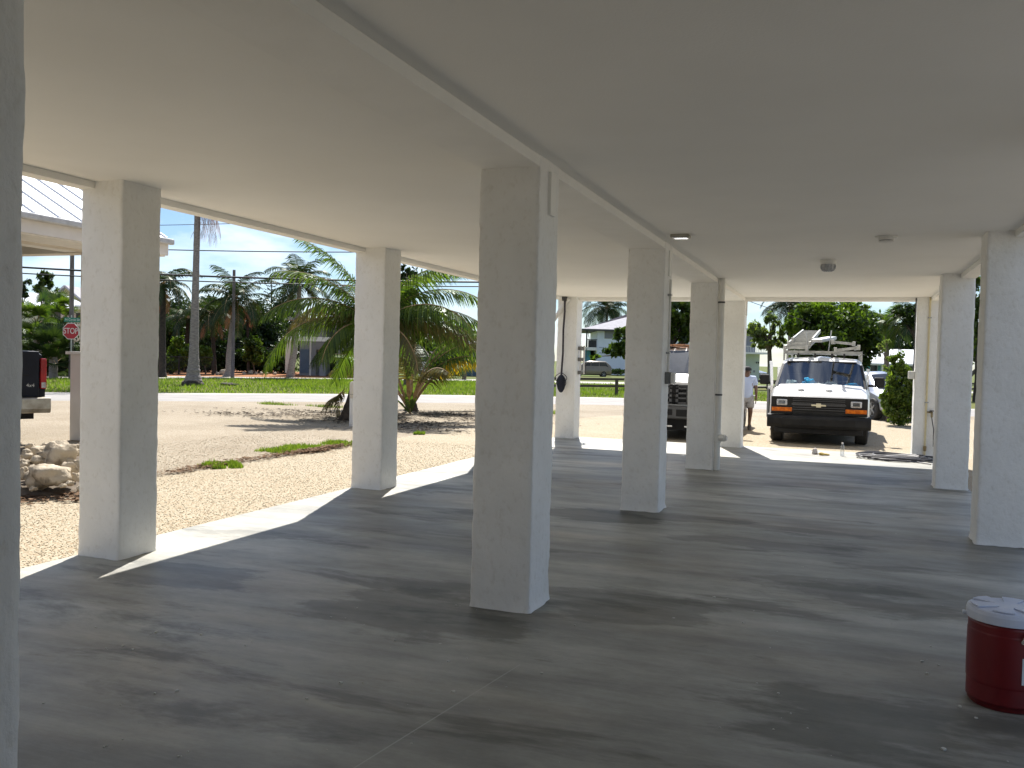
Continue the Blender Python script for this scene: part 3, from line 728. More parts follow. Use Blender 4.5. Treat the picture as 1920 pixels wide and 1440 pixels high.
rock(50, 853, 22, 18, 10.5, 'rounded rock at the far left of the upper row', 8)
rock(45, 871, 22, 17, 10.1, 'small bright rock at the left end of the middle row', 9)
rock(42, 889, 20, 22, 9.8, 'narrow rock left of the largest front boulder', 10)
rock(141, 896, 18, 18, 9.9, 'dark mossy rock low at the right end of the pile', 12)
rock(131, 906, 16, 10, 9.6, 'flat little stone at the foot of the pile near the pillar', 13)
for k, (u, v, w_, h_, d, lb) in enumerate([(60, 878, 16, 12, 10.0, 'small stone in the gap left of the largest front boulder'), (62, 916, 14, 9, 9.5, 'pebble sized stone under the left end of the largest front boulder'), (118, 911, 13, 8, 9.5, 'pale stone under the right end of the largest front boulder'),
        (57, 838, 18, 13, 10.9, 'stone at the top left of the pile'), (122, 838, 18, 14, 10.9, 'stone behind the tall pitted boulder, at the top of the pile'), (88, 836, 20, 13, 11.0, 'flat stone at the back of the pile between two larger rocks'), (146, 872, 16, 22, 10.3, 'upright rock half hidden by the nearest left pillar'), (150, 915, 14, 10, 9.6, 'stone at the foot of the nearest left pillar')]):
    rock(u, v, w_, h_, d, lb, 20+k)
mb = MB()
for j in range(16):
    for i in range(16):
        X, Y = -9.9+i*.155, 6.35+j*.19; r_ = ((X+8.55)/1.0)**2+((Y-7.75)/1.15)**2
        mb.v.append((X, Y, ZG-.04+(.15*max(0, 1-r_)**1.1 if r_ < 1 else -.03)+.04*noise.noise(Vector((X*4, Y*4, 3)))))
for j in range(15):
    for i in range(15): mb.f.append((j*16+i, j*16+i+1, (j+1)*16+i+1, (j+1)*16+i))
struct(mb.build('soil_mound', 'soil', smooth=True))
mb = MB()
gx = [(-11.8+i*.28) for i in range(16)]
for j in range(12):
    for i in range(16):
        X, Y = -11.9+i*.2+j*-.02, 8.3+j*.25
        cx, cyy = -9.1-(j*.05), 9.3; r_ = ((X+10.4)/1.5)**2+((Y-9.6)/1.4)**2
        mb.v.append((X, Y, ZG-.05+.22*max(0, 1-r_)**.7+.04*noise.noise(Vector((X*3, Y*3, 0)))))
for j in range(11):
    for i in range(15): mb.f.append((j*16+i, j*16+i+1, (j+1)*16+i+1, (j+1)*16+i))
struct(mb.build('soil_bed', 'soil', smooth=True))

def tuft(name, cx, cy_, rx, ry_, n, hgt, mname, label, cat, kind='stuff', wd=.008, lean=.6):
    a = rng.uniform(0, 2*np.pi, n); r_ = np.sqrt(rng.random(n))
    nc = max(5, n//110); ca_ = rng.uniform(0, 2*np.pi, nc); cr_ = np.sqrt(rng.random(nc))*.85; ii = rng.integers(0, nc, n)
    x = cx+rx*(cr_[ii]*np.cos(ca_[ii])+.30*r_*np.cos(a)); y = cy_+ry_*(cr_[ii]*np.sin(ca_[ii])+.30*r_*np.sin(a))
    hh = hgt*rng.uniform(.4, 1.1, n)*(1-.5*r_); th = rng.uniform(0, 2*np.pi, n)
    dx, dy = np.cos(th), np.sin(th); l = rng.uniform(.1, lean, n)*hh
    z0 = np.full(n, ZG)
    A = np.stack([x-dy*wd, y+dx*wd, z0], 1); B = np.stack([x+dy*wd, y-dx*wd, z0], 1)
    C = np.stack([x+dx*l+dy*wd*.2, y+dy*l-dx*wd*.2, z0+hh], 1); D = np.stack([x+dx*l-dy*wd*.2, y+dy*l+dx*wd*.2, z0+hh], 1)
    V = np.stack([A, B, C, D], 1).reshape(-1, 3); Fc = np.arange(4*n).reshape(-1, 4)
    o = npmesh(name, V, Fc, mname); return tag(o, label, cat, None, kind)
tuft('grass_tuft', -8.0, 10.35, .33, .36, 1300, .10, 'blade_green', 'small rounded bright green grass tuft on the gravel', 'grass', None)
tuft('grass_tuft', -8.55, 12.8, .42, .75, 1900, .085, 'blade_green', 'long flat green grass patch beside the brown litter', 'grass', None)
tuft('grass_tuft', -8.25, 13.85, .42, .6, 1500, .095, 'blade_green', 'green grass patch at the foot of the second left pillar in view', 'grass', None)
tuft('grass_tuft', -8.05, 16.6, .16, .16, 500, .09, 'blade_green', 'tiny green grass tuft right of the second left pillar', 'grass', None)
def litter(name, pts, n, size, mname, label, spread):
    idx = rng.integers(0, len(pts), n); pa = np.array(pts, float)[idx]
    P = np.stack([pa[:, 0]+rng.normal(0, spread[0], n), pa[:, 1]+rng.normal(0, spread[1], n), np.full(n, ZG+.012)+rng.random(n)*.025], 1)
    q = [(-1, -.35, 0), (1, -.25, .25), (1, .3, .1), (-1, .35, .3)]
    o = scatter_mesh(name, P, rng.uniform(size*.4, size, n), q, [(0, 1, 2, 3)], mname)
    return tag(o, label, 'leaf litter', None, 'stuff')
litter('leaf_litter', [(-8.15, y) for y in np.arange(9.4, 14.6, .12)] + [(-8.05, 12.5), (-8.05, 12.8)]*9 + [(-8.1, 13.3)]*6, 1500, .045, 'litter_brown', 'brown dead leaves in a line across the gravel yard', (.09, .12))
litter('dead_leaves', [(-11.5, 20.5), (-11, 22), (-9.8, 22.8), (-8.8, 22.2), (-8.2, 21), (-10.5, 19.6), (-9.2, 19), (-12.6, 19.8), (-14, 19), (-9.0, 24.2), (-10.2, 18.4), (-8.6, 17.6), (-13.5, 21)], 3600, .06, 'litter_dark', 'dark dry palm litter around the palm bases', (.9, .4))
litter('dry_leaves', [(-8.2, 6.4), (-8.0, 6.9), (-7.6, 7.4)], 500, .05, 'litter_brown', 'dry leaves at the foot of the rock pile', (.2, .2))
tuft('weeds', -9.0, 25.0, 1.6, .7, 1400, .2, 'leaf_pale', 'thin dry weeds near the street edge', 'weeds', 'stuff')
tuft('weeds', -15.5, 23.4, 1.6, .6, 900, .12, 'leaf_pale', 'patchy low weeds left of the dark palm trunk', 'weeds', 'stuff')
# grass blades over the lawn between the streets
n = 60000
tt = rng.random(n); kk = rng.random(n)
fa, ga = np.array(far[:8]), np.array(gfar[:8])
ti = tt*6.999; i0 = ti.astype(int); fr = (ti-i0)[:, None]
pf = fa[i0]*(1-fr)+fa[i0+1]*fr; pg_ = ga[i0]*(1-fr)+ga[i0+1]*fr
P2 = pf*(1-kk[:, None])+pg_*kk[:, None]
hh = rng.uniform(.05, .16, n); th = rng.uniform(0, 6.28, n); wd = .018
z0 = np.full(n, ZG-.012)
dx, dy = np.cos(th), np.sin(th)
A = np.stack([P2[:, 0]-dy*wd, P2[:, 1]+dx*wd, z0], 1); B = np.stack([P2[:, 0]+dy*wd, P2[:, 1]-dx*wd, z0], 1)
C = np.stack([P2[:, 0]+dx*.05, P2[:, 1]+dy*.05, z0+hh], 1)
o = npmesh('grass', np.stack([A, B, C], 1).reshape(-1, 3), np.arange(3*n).reshape(-1, 3), 'blade_green')
tag(o, 'mown green grass between the two streets', 'grass', None, 'stuff')

# ------------------------------------------------------------------ neighbour's house, left
t_ = thing('neighbour_house', 'white neighbouring house with ribbed white metal roof and cream porch beam', 'house', (-12.2, 12.2, 0))
NO = Vector((-12.2, 12.2, 0))
def npart(mb, name, mname, base=None, **k):
    o = mb.build(name, mname, None, **k); o.parent = t_; o.matrix_parent_inverse = Matrix.Translation(-NO); return o
ex, ez, ye = -11.3, 3.5, 12.93; sl_ = .56; rx0 = -17.3; rz0 = ez+(ex-rx0)*sl_
roof = MB()
roof.add([(ex, -6, ez), (ex, ye, ez), (rx0, ye, rz0), (rx0, -6, rz0), (ex, -6, ez-.03), (ex, ye, ez-.03), (rx0, ye, rz0-.03), (rx0, -6, rz0-.03)],
         [(0, 1, 2, 3), (7, 6, 5, 4), (1, 5, 6, 2), (0, 3, 7, 4), (0, 4, 5, 1)])
roof.add([(rx0, -6, rz0), (rx0, ye, rz0), (rx0-6, ye, ez), (rx0-6, -6, ez)], [(0, 1, 2, 3)])
for i in range(26):
    yy = ye-.04-i*.46
    roof.bar((ex, yy, ez+.012), (rx0, yy, rz0+.012), .03, .035)
npart(roof, 'roof', 'white_metal_roof')
npart(MB().box((ex-.02, -6, ez-.30), (ex+.03, ye-.03, ez-.035)), 'fascia', 'pier_white')
npart(MB().box((ex+.032, -6, ez-.11), (ex+.13, ye+.02, ez-.01)), 'gutter', 'gutter_grey', bevel=.02)
npart(MB().box((-12.7, -6, ez-.32), (ex-.022, ye-.05, ez-.29)), 'soffit', 'trim_white')
npart(MB().box((-21, 12.0, 3.16), (-12.04, 12.3, 3.5)).box((-12.33, -5, 3.17), (-12.05, 11.99, 3.49)), 'beam', 'cream_wall')
pier = npart(MB().box((-12.52, 11.97, ZG), (-12.04, 12.42, 1.42)), 'pier', 'pier_white', bevel=.006)
o = MB().box((-12.58, 11.92, 1.421), (-12.0, 12.47, 1.47)).build('cap', 'trim_white'); o.parent = pier
npart(MB().box((-12.36, 12.02, 1.472), (-12.05, 12.32, 3.158)), 'column', 'cream_wall', bevel=.005)
npart(MB().box((-21, -5.5, ZG), (-20.7, 12.2, 3.15)).box((-20.7, -5.5, ZG), (-12.6, -5.2, 3.15)), 'wall', 'cream_wall')
gv = MB().add([(ex-.1, ye-.06, ez-.05), (rx0, ye-.06, rz0-.06), (rx0-5.9, ye-.06, ez-.05)], [(0, 1, 2)])
npart(gv, 'gable', 'cream_wall', fix=False)

# ------------------------------------------------------------------ vehicles
def sect(y, w_, z0, zb, zt, wt, crown=.03, wz=.0):
    h_ = [(0, z0), (w_*.86, z0), (w_-.01, z0+.1), (w_, (z0+zb)/2), (w_-.015, zb), (wt, zt-.06), (wt-.09, zt-.005), (0, zt+crown)]
    full = h_ + [(-x, z) for x, z in h_[-2:0:-1]]
    return [(x, y, z) for x, z in full]
def loft(secs, skip=()):
    mb = MB(); n = len(secs[0])
    for s_ in secs: mb.v += s_
    for i in range(len(secs)-1):
        for j in range(n):
            if (i, j) in skip: continue
            mb.f.append((i*n+j, i*n+(j+1) % n, (i+1)*n+(j+1) % n, (i+1)*n+j))
    mb.f.append(tuple(range(n))); mb.f.append(tuple((len(secs)-1)*n+j for j in reversed(range(n))))
    return mb
def wheel(par, x, y, r_=.37, wd=.24, rim='rim_grey', spokes=5):
    s_ = 1 if x > 0 else -1
    prof = [(r_*.62, -wd/2), (r_*.93, -wd/2), (r_, -wd/2+.035), (r_, wd/2-.035), (r_*.93, wd/2), (r_*.62, wd/2)]
    o = MB().lathe(prof, (0, 0, 0), 28, 'x').build('wheel', 'rubber', par, smooth=False); o.location = (x, y, r_)
    rm = MB().lathe([(r_*.60, wd/2*.7*s_), (r_*.64, wd/2*1.02*s_), (r_*.56, wd/2*.95*s_), (r_*.5, wd/2*.55*s_)], (0, 0, 0), 24, 'x')
    for k in range(spokes):
        a = 2*math.pi*k/spokes; rm.bar((wd/2*.8*s_, 0, 0), (wd/2*.9*s_, r_*.6*math.cos(a), r_*.6*math.sin(a)), .05, .07, (1, 0, 0))
    rm.lathe([(.05, wd/2*1.0*s_), (.06, wd/2*.7*s_)], (0, 0, 0), 12, 'x')
    rm.build('rim', rim, o)
    return o

# --- white work van facing the slab
VY = 19.15
van = thing('work_van', 'white work van with ladders on its roof rack, black grille and bumper, facing the slab', 'van', (-.465, VY, ZG))
V1 = [sect(.10, .90, .34, .72, .94, .88, .02), sect(.16, .945, .32, .75, 1.0, .90, .03), sect(.45, .975, .3, .92, 1.10, .90, .035), sect(.80, .985, .3, 1.02, 1.20, .89, .03),
      sect(1.42, .99, .3, 1.12, 1.68, .79, .03), sect(1.6, .99, .3, 1.13, 1.735, .795, .045), sect(2.2, .99, .3, 1.13, 1.765, .81, .05), sect(5.35, .99, .3, 1.13, 1.765, .81, .05), sect(5.45, .95, .34, 1.1, 1.73, .77, .04)]
skip = {(3, j) for j in (5, 6, 7, 8)}
loft(V1, skip).build('body', 'paint_white', van, smooth=True).modifiers.new('es', 'EDGE_SPLIT').split_angle = R(28)
def quadpart(a, b_, c, d, off=(0, 0, 0)):
    return [tuple(Vector(x)+Vector(off)) for x in (a, b_, c, d)]
s3, s4 = V1[3], V1[4]
ws = MB()
ws.add([s3[5], s3[6], s3[7], s3[8], s3[9], s4[9], s4[8], s4[7], s4[6], s4[5]], [(0, 1, 8, 9), (1, 2, 7, 8), (2, 3, 6, 7), (3, 4, 5, 6)])
ws.build('windshield', 'windshield', van, smooth=True, fix=False)
sl1 = MB()
for k in (5, 9): sl1.bar(s3[k], s4[k], .05, .03)
sl1.bar(Vector(s4[6])+Vector((0, 0, .005)), Vector(s4[8])+Vector((0, 0, .005)), .05, .03)
sl1.build('windshield_trim', 'black_plastic', van)
for sx in (-1, 1):
    a = Vector(s3[6 if sx > 0 else 8])
    MB().tube([(sx*.12+.0, .84, 1.235), (sx*.12+.45, .93, 1.29)], .009, 5).build('wiper', 'black_plastic', van)
MB().box((-.87, .72, 1.0), (.87, 1.05, 1.17)).build('dashboard', 'seat_dark', van, bevel=.03)
for sx in (-.45, .45):
    st = MB().box((sx-.27, 1.75, .75), (sx+.27, 1.92, 1.42)).box((sx-.14, 1.76, 1.44), (sx+.14, 1.88, 1.62)).build('seat', 'seat_dark', van, bevel=.04)
MB().box((-.75, 2.5, .5), (.75, 2.53, 1.75)).build('bulkhead', 'seat_dark', van)
MB().lathe([(.18, -.012), (.2, 0), (.18, .012)], (.42, 1.22, 1.2), 20, 'y').build('steering_wheel', 'seat_dark', van)
MB().box((-.08, 1.36, 1.60), (.10, 1.38, 1.66)).build('interior_mirror', 'black_plastic', van)
gr = MB().box((-.925, .045, .60), (.925, .16, .965)).box((-.5, .03, .56), (.5, .11, .68))
grille = gr.build('grille', 'black_plastic', van, bevel=.02)
gl = MB()
for z in (.70, .745, .79, .835, .88, .915): gl.box((-.5, .028, z), (.5, .046, z+.014))
gl.box((-.52, .024, .80), (.52, .045, .828)); gl.build('grille_bars', 'grille_grey', grille)
em = MB().prism([(-.115, -.012), (-.04, -.012), (-.04, -.034), (.04, -.034), (.04, -.012), (.125, -.012), (.115, .016), (.04, .016), (.04, .038), (-.04, .038), (-.04, .016), (-.125, .016)], 0, .02)
em.v = [(x, .002+y, .80+z) for x, y, z in em.v]; em.v = [(x*1.15, y, (z-.8)*1.15+.8) for x, y, z in em.v]; em.build('emblem', 'emblem_gold', grille, bevel=.003)
for sx in (-1, 1):
    o = MB().box((sx*.71-.105, .02, .78), (sx*.71+.105, .06, .905)).build('headlight', 'lamp_lens', van, bevel=.025, seg=3)
    MB().box((sx*.71-.07, .01, .80), (sx*.71+.07, .022, .885)).build('lamp', 'chrome', o, bevel=.02)
    MB().box((sx*.71-.195, .018, .668), (sx*.71+.195, .06, .735)).box((sx*.71-.2, .03, .66), (sx*.71+.2, .05, .742)).build('turn_signal', 'amber', van, bevel=.008)
    # hood scars
    MB().blob((sx*.27-.09, .36, 1.095), .075, .06, .035, 12, 6).build('hood_vent', 'gutter_grey', van, smooth=True)
bp = MB()
prof = [(-.06, .33), (-.09, .40), (-.09, .52), (-.05, .585), (.12, .60), (.12, .33)]
bp.prism(prof, -.985, .985, 'yz')
bp.v = [(x, y+.22*max(0, abs(x)-.7)**1.2*2.2, z) for x, y, z in bp.v]
bumper = MB()
xs = [-1.0, -.97, -.88, -.7, -.35, 0, .35, .7, .88, .97, 1.0]
for x in xs:
    for y, z in prof: bumper.v.append((x, y+ (max(0, abs(x)-.66)*.55)**1.0*.9, z))
k = len(prof)
for i in range(len(xs)-1):
    for j in range(k): bumper.f.append((i*k+j, i*k+(j+1) % k, (i+1)*k+(j+1) % k, (i+1)*k+j))
bumper.f.append(tuple(range(k))); bumper.f.append(tuple((len(xs)-1)*k+j for j in range(k)))
bumper.build('bumper', 'black_plastic', van, smooth=False, bevel=.012)
MB().box((-.85, .0, .22), (.85, .35, .34)).build('air_dam', 'black_plastic', van, bevel=.02)
MB().box((-.8, .3, .2), (.8, 5.2, .32)).build('underbody', 'dark_void', van)
for x in (-.83, .83): wheel(van, x, .78, .37, .24); wheel(van, x, 4.35, .37, .24)
for sx in (-1, 1):
    mr_ = MB().box((sx*1.16-.10, 1.18, 1.17), (sx*1.16+.10, 1.32, 1.385)).build('mirror', 'black_plastic', van, bevel=.03, seg=3)
    MB().box((sx*1.04-.10, 1.22, 1.18), (sx*1.04+.1, 1.27, 1.23)).build('mirror_arm', 'black_plastic', mr_)
# passenger door standing open on the picture's left
dr = MB().prism([(-.02, .32), (1.1, .32), (1.1, 1.12), (.85, 1.66), (.5, 1.66), (-.02, 1.14)], -.03, .03, 'yz')
door = dr.build('door', 'paint_white', van, bevel=.01); door.location = (-1.0, 1.15, .02); door.rotation_euler = (0, 0, R(7))
MB().box((-.05, .06, .4), (-.032, 1.0, 1.05)).build('door_lining', 'seat_dark', door)
MB().prism([(.12, 1.14), (1.0, 1.14), (.8, 1.6), (.55, 1.6)], -.034, .034, 'yz').build('door_glass', 'car_glass', door)
for sx in (-1, 1):
    MB().box((sx*.985-.008, 2.6, 1.15), (sx*.985+.008, 4.9, 1.55)).build('side_panel', 'paint_white', van, bevel=.004)
rack = MB()
for y in (1.75, 2.9, 4.9):
    rack.bar((-.80, y, 1.90), (.80, y, 1.90), .05, .05)
    for sx in (-1, 1): rack.bar((sx*.80, y, 1.70), (sx*.80, y, 1.93), .04, .04)
for sx in (-.8, -.25, .25, .8): rack.bar((sx, 1.7, 1.875), (sx, 5.2, 1.875), .035, .035)
rack.bar((-.3, 1.72, 1.9), (-.36, 1.75, 2.33), .02, .02)
rack.bar((.12, 1.72, 1.9), (.17, 1.75, 2.38), .02, .02)
rk = rack.build('roof_rack', 'aluminium', van)
bl = MB()
for x in (-.5, -.15, .2, .45): bl.box((x-.02, 1.69, 1.77), (x+.02, 1.76, 1.87))
bl.build('rack_clamp', 'black_metal', rk)
def ladder(label, p0, p1, wd, rails, n, tilt=0):
    """extension ladder lying from p0 (front) to p1 (rear)"""
    p0, p1 = Vector(p0), Vector(p1); t = thing('ladder', label, 'ladder', p0, 0, 'ladders on the van roof')
    d = p1-p0; mb = MB(); rg = MB()
    side = Vector((wd/2, 0, tilt))
    for s_ in (-1, 1): mb.bar(side*s_, d+side*s_, .035, .09)
    for s_ in (-1, 1): mb.box(tuple(side*s_-Vector((.03, .03, .05))), tuple(side*s_+Vector((.03, .03, .055))))
    for i in range(n):
        q = d*((i+.5)/n); MB().bar(q-side, q+side, .05, .05).build('rung', 'aluminium', t)
    mb.build('rail', 'aluminium', t, bevel=.004)
VB = Vector((-.465, VY, ZG))
ladder('lower left aluminium ladder tilted up on the van rack', VB+Vector((-.55, 1.5, 1.97)), VB+Vector((-.50, 5.4, 2.26)), .46, 2, 14)
ladder('middle left aluminium ladder stacked on the van rack', VB+Vector((-.5, 1.8, 2.07)), VB+Vector((-.45, 5.6, 2.38)), .44, 2, 14)
ladder('topmost left aluminium ladder on the van rack', VB+Vector((-.44, 2.1, 2.17)), VB+Vector((-.38, 5.8, 2.50)), .42, 2, 14)
ladder('lower right aluminium ladder lying flat on the van rack', VB+Vector((.5, 1.1, 1.97)), VB+Vector((.46, 5.6, 2.03)), .46, 2, 14, .03)
ladder('upper right aluminium ladder on top of a flat one on the van rack', VB+Vector((.42, 1.75, 2.11)), VB+Vector((.42, 6.0, 2.2)), .44, 2, 14, -.02)
pk = MB().bar(VB+Vector((-.12, 1.5, 2.14)), VB+Vector((.16, 3.4, 2.26)), .22, .07)
tag(pk.build('work_plank', 'galv', bevel=.01), 'grey aluminium work plank lying crosswise between the ladders', 'plank')
# things on the dashboard behind the windshield
dashz = ZG+1.19
crumple('blue_hat', (VB.x-.22, VY+.93, dashz), (.2, .08, .12), 'cloth_blue', 'bright blue hat on the dashboard of the white van', 'hat', 9)
crumple('blue_cloth', (VB.x+.62, VY+.93, dashz), (.2, .08, .05), 'cloth_blue', 'blue cloth at the right end of the van dashboard', 'cloth', 12)
pp = MB().prism([(-.18, 0), (.18, 0), (.08, .10), (-.06, .11)], 0, .02); o = pp.build('paper', 'paper'); o.location = (VB.x+.2, VY+.92, dashz-.005); o.rotation_euler = (R(-25), 0, 0)
tag(o, 'pale green paper leaning on the van dashboard', 'paper')
pp = MB().box((-.06, 0, 0), (.06, .02, .07)); o = pp.build('paper_cup', 'paper', bevel=.01); o.location = (VB.x+.0, VY+.93, dashz-.005); tag(o, 'small pale packet between the blue hat and the paper', 'packet')
crumple('cloth', (VB.x-.58, VY+.94, dashz), (.17, .07, .08), 'paper', 'crumpled grey cloth at the left of the van dashboard', 'cloth', 14)

# --- white pickup seen between two pillars
tr = thing('white_pickup', 'white pickup truck with a dark slotted grille between the central pillars', 'pickup truck', (-3.27, 18.5, ZG))
T1 = [sect(.12, .86, .5, .95, 1.18, .84, .02), sect(.25, .93, .45, .98, 1.22, .88, .03), sect(1.2, .97, .45, 1.05, 1.33, .88, .03), sect(1.95, .97, .45, 1.15, 1.84, .74, .02), sect(2.2, .97, .45, 1.15, 1.90, .74, .05), sect(3.3, .97, .45, 1.15, 1.90, .74, .05), sect(3.7, .97, .45, 1.15, 1.3, .9, .0), sect(5.7, .97, .45, 1.12, 1.28, .92, .0)]
loft(T1).build('body', 'paint_white', tr, smooth=True).modifiers.new('es', 'EDGE_SPLIT').split_angle = R(28)
a, b_ = T1[2], T1[3]
ws = MB(); ws.add([a[5], a[6], a[7], a[8], a[9], b_[9], b_[8], b_[7], b_[6], b_[5]], [(0, 1, 8, 9), (1, 2, 7, 8), (2, 3, 6, 7), (3, 4, 5, 6)])
ws.v = [(x*.93, y-.03, z+.012) for x, y, z in ws.v]; ws.build('windshield', 'window_dark', tr, fix=False)
g = MB().box((-.84, .06, .74), (.84, .16, 1.14)).build('grille', 'dark_void', tr, bevel=.02)
gb = MB()
for x0, x1 in ((-.62, -.04), (.04, .31)):
    for z in (.75, .85, .95, 1.05, 1.11): gb.box((x0, .02, z), (x1, .07, z+.035))
    for x in (x0, x1-.05): gb.box((x, .02, .75), (x+.05, .068, 1.145))
gb.build('grille_bars', 'grille_grey', g)
MB().box((.36, .03, .82), (.72, .1, 1.05)).build('headlight', 'window_dark', tr, bevel=.02)
MB().box((-.85, .03, .82), (-.66, .1, 1.05)).build('headlight', 'window_dark', tr, bevel=.02)
bm_ = MB().box((-.95, -.1, .44), (.95, .1, .71)).build('bumper', 'grille_grey', tr, bevel=.03)
MB().box((-.3, -.115, .52), (.0, -.102, .64)).box((.08, -.115, .5), (.55, -.102, .64)).build('bumper_opening', 'dark_void', bm_)
MB().box((-.8, .1, .2), (.8, 5.4, .5)).build('underbody', 'dark_void', tr)
MB().box((-.2, -.08, .28), (-.0, -.02, .31)).box((.25, -.08, .28), (.33, -.02, .31)).build('tow_hook', 'chrome', bm_)
for x in (-.85, .85): wheel(tr, x, .95, .40, .26); wheel(tr, x, 4.6, .40, .26)
for sx in (-1, 1): MB().box((sx*1.1-.1, 1.75, 1.2), (sx*1.1+.1, 1.85, 1.42)).build('mirror', 'black_plastic', tr, bevel=.02)
o = MB()
for i in range(5): o.box((-.66+i*.27, 2.0, 0), (-.66+i*.27+.25, 4.9, .03+.008*(i % 2)))
o = o.build('lumber', 'rust_board', bevel=.003); o.location = (-3.27, 18.5, ZG+1.975); tag(o, 'row of rusty brown boards lying over the white pickup cab', 'boards')
o2 = None

# --- navy pickup, seen from behind at the left
rz = math.atan2(-.9, -.43); cn = at(91, 770, 15.2); 
Lp = 5.3
off = Matrix.Rotation(rz, 3, 'Z') @ Vector((-.97, Lp, 0))
pk = thing('navy_pickup', 'dark navy pickup truck seen from behind beside the rock pile', 'pickup truck', cn-off, rz)
pk.location.z = ZG+.13
# body from the rear: local y = Lp is the tailgate
P1 = [sect(0, .88, .5, .85, 1.02, .85), sect(.3, .95, .42, .9, 1.08, .88), sect(1.3, .97, .42, 1.0, 1.15, .88), sect(1.9, .97, .42, 1.05, 1.75, .72), sect(2.2, .97, .42, 1.05, 1.8, .72), sect(3.2, .97, .42, 1.05, 1.8, .72), sect(3.45, .97, .42, 1.05, 1.38, .90, 0), sect(Lp-.2, .97, .5, 1.15, 1.40, .90, 0), sect(Lp-.1, .95, .52, 1.15, 1.38, .89, 0)]
loft(P1).build('body', 'paint_navy', pk, smooth=True).modifiers.new('es', 'EDGE_SPLIT').split_angle = R(28)
tg = MB().box((-.84, Lp-.1, .62), (.84, Lp-.06, 1.39)).build('tailgate', 'paint_navy', pk, bevel=.02)
MB().box((-.68, Lp-.062, .98), (.68, Lp-.052, 1.0)).build('crease', 'black_plastic', tg)
for sx in (-1, 1):
    tl = MB().box((sx*.905-.05, Lp-.16, .76), (sx*.905+.05, Lp-.045, 1.27)).build('tail_light', 'tail_red', pk, bevel=.02)
    MB().box((sx*.905-.03, Lp-.05, .78), (sx*.905+.035, Lp-.04, .87)).build('reverse_lamp', 'lamp_lens', tl)
bmp = MB().prism([(Lp-.08, .42), (Lp+.12, .36), (Lp+.15, .44), (Lp+.14, .62), (Lp-.08, .63)], -.97, .97, 'yz').build('bumper', 'dull_chrome', pk, bevel=.02)
MB().box((-.3, Lp-.3, .28), (.3, Lp+.1, .34)).build('hitch', 'trim_white', bmp)
MB().box((-.8, .3, .25), (.8, Lp-.2, .5)).build('underbody', 'dark_void', pk)
for x in (-.62, .62):
    for y in (.9, 3.9): wheel(pk, x, y, .42, .25).location.z = .42-.13
MB().box((-.66, 3.18, 1.2), (.66, 3.3, 1.7)).build('rear_window', 'car_glass', pk)
def text_obj(name, s, size, mname, parent, loc, rot, ext=.004):
    cu = bpy.data.curves.new(name, 'FONT'); cu.body = s; cu.size = size; cu.extrude = ext; cu.align_x = 'CENTER'; cu.align_y = 'CENTER'
    cu.materials.append(M[mname]); o0 = bpy.data.objects.new('t', cu); col.objects.link(o0); dg = bpy.context.evaluated_depsgraph_get(); dg.update()
    me = bpy.data.meshes.new_from_object(o0.evaluated_get(dg)); bpy.data.objects.remove(o0); o = bpy.data.objects.new(name, me); col.objects.link(o); o.parent = parent; o.location = loc; o.rotation_euler = rot; return o
text_obj('badge', '4x4', .085, 'chrome', tg, (-.70, Lp-.052, .82), (R(90), 0, R(180)))

# --- silver car by the bush
sv = thing('silver_car', 'silver car parked half behind the round green bush', 'car', (0, 0, 0), R(24))
S1 = [sect(0, .72, .28, .52, .66, .62), sect(.18, .84, .24, .6, .76, .72), sect(1.1, .89, .22, .82, .93, .74), sect(1.9, .9, .22, .9, 1.36, .60), sect(2.3, .9, .22, .92, 1.44, .60), sect(3.3, .9, .22, .92, 1.42, .60), sect(4.1, .88, .25, .9, 1.05, .68), sect(4.5, .8, .3, .8, .95, .68)]
loft(S1).build('body', 'paint_silver', sv, smooth=True).modifiers.new('es', 'EDGE_SPLIT').split_angle = R(32)
a, b_ = S1[2], S1[3]; ws = MB(); ws.add([a[5], a[6], a[7], a[8], a[9], b_[9], b_[8], b_[7], b_[6], b_[5]], [(0, 1, 8, 9), (1, 2, 7, 8), (2, 3, 6, 7), (3, 4, 5, 6)])
ws.v = [(x*.95, y-.01, z+.012) for x, y, z in ws.v]; ws.build('windshield', 'window_dark', sv, fix=False)
MB().box((-.4, -.012, .36), (.4, .03, .6)).build('grille', 'black_plastic', sv, bevel=.01)
for sx in (-1, 1):
    MB().box((sx*.66-.14, .0, .6), (sx*.66+.14, .16, .72)).build('headlight', 'lamp_lens', sv, bevel=.03)
    MB().box((sx*.66-.12, -.005, .34), (sx*.66+.1, .1, .44)).build('fog_lamp', 'black_plastic', sv, bevel=.02)
    mo = MB().blob((sx*1.0, 1.6, .98), .11, .07, .08, 12, 8).build('mirror', 'paint_silver', sv, smooth=True)
    MB().prism([(1.55, .95), (3.6, .97), (3.2, 1.33), (2.2, 1.35)], sx*.80-.004, sx*.80+.004, 'yz').build('side_window', 'window_dark', sv)
for x in (-.82, .82): wheel(sv, x, .85, .33, .22); wheel(sv, x, 3.5, .33, .22)
wq = gp(1636, 787); o_ = Matrix.Rotation(R(24), 3, 'Z') @ Vector((-.9, .85, 0)); sv.location = (wq.x-o_.x, wq.y-o_.y, ZG)

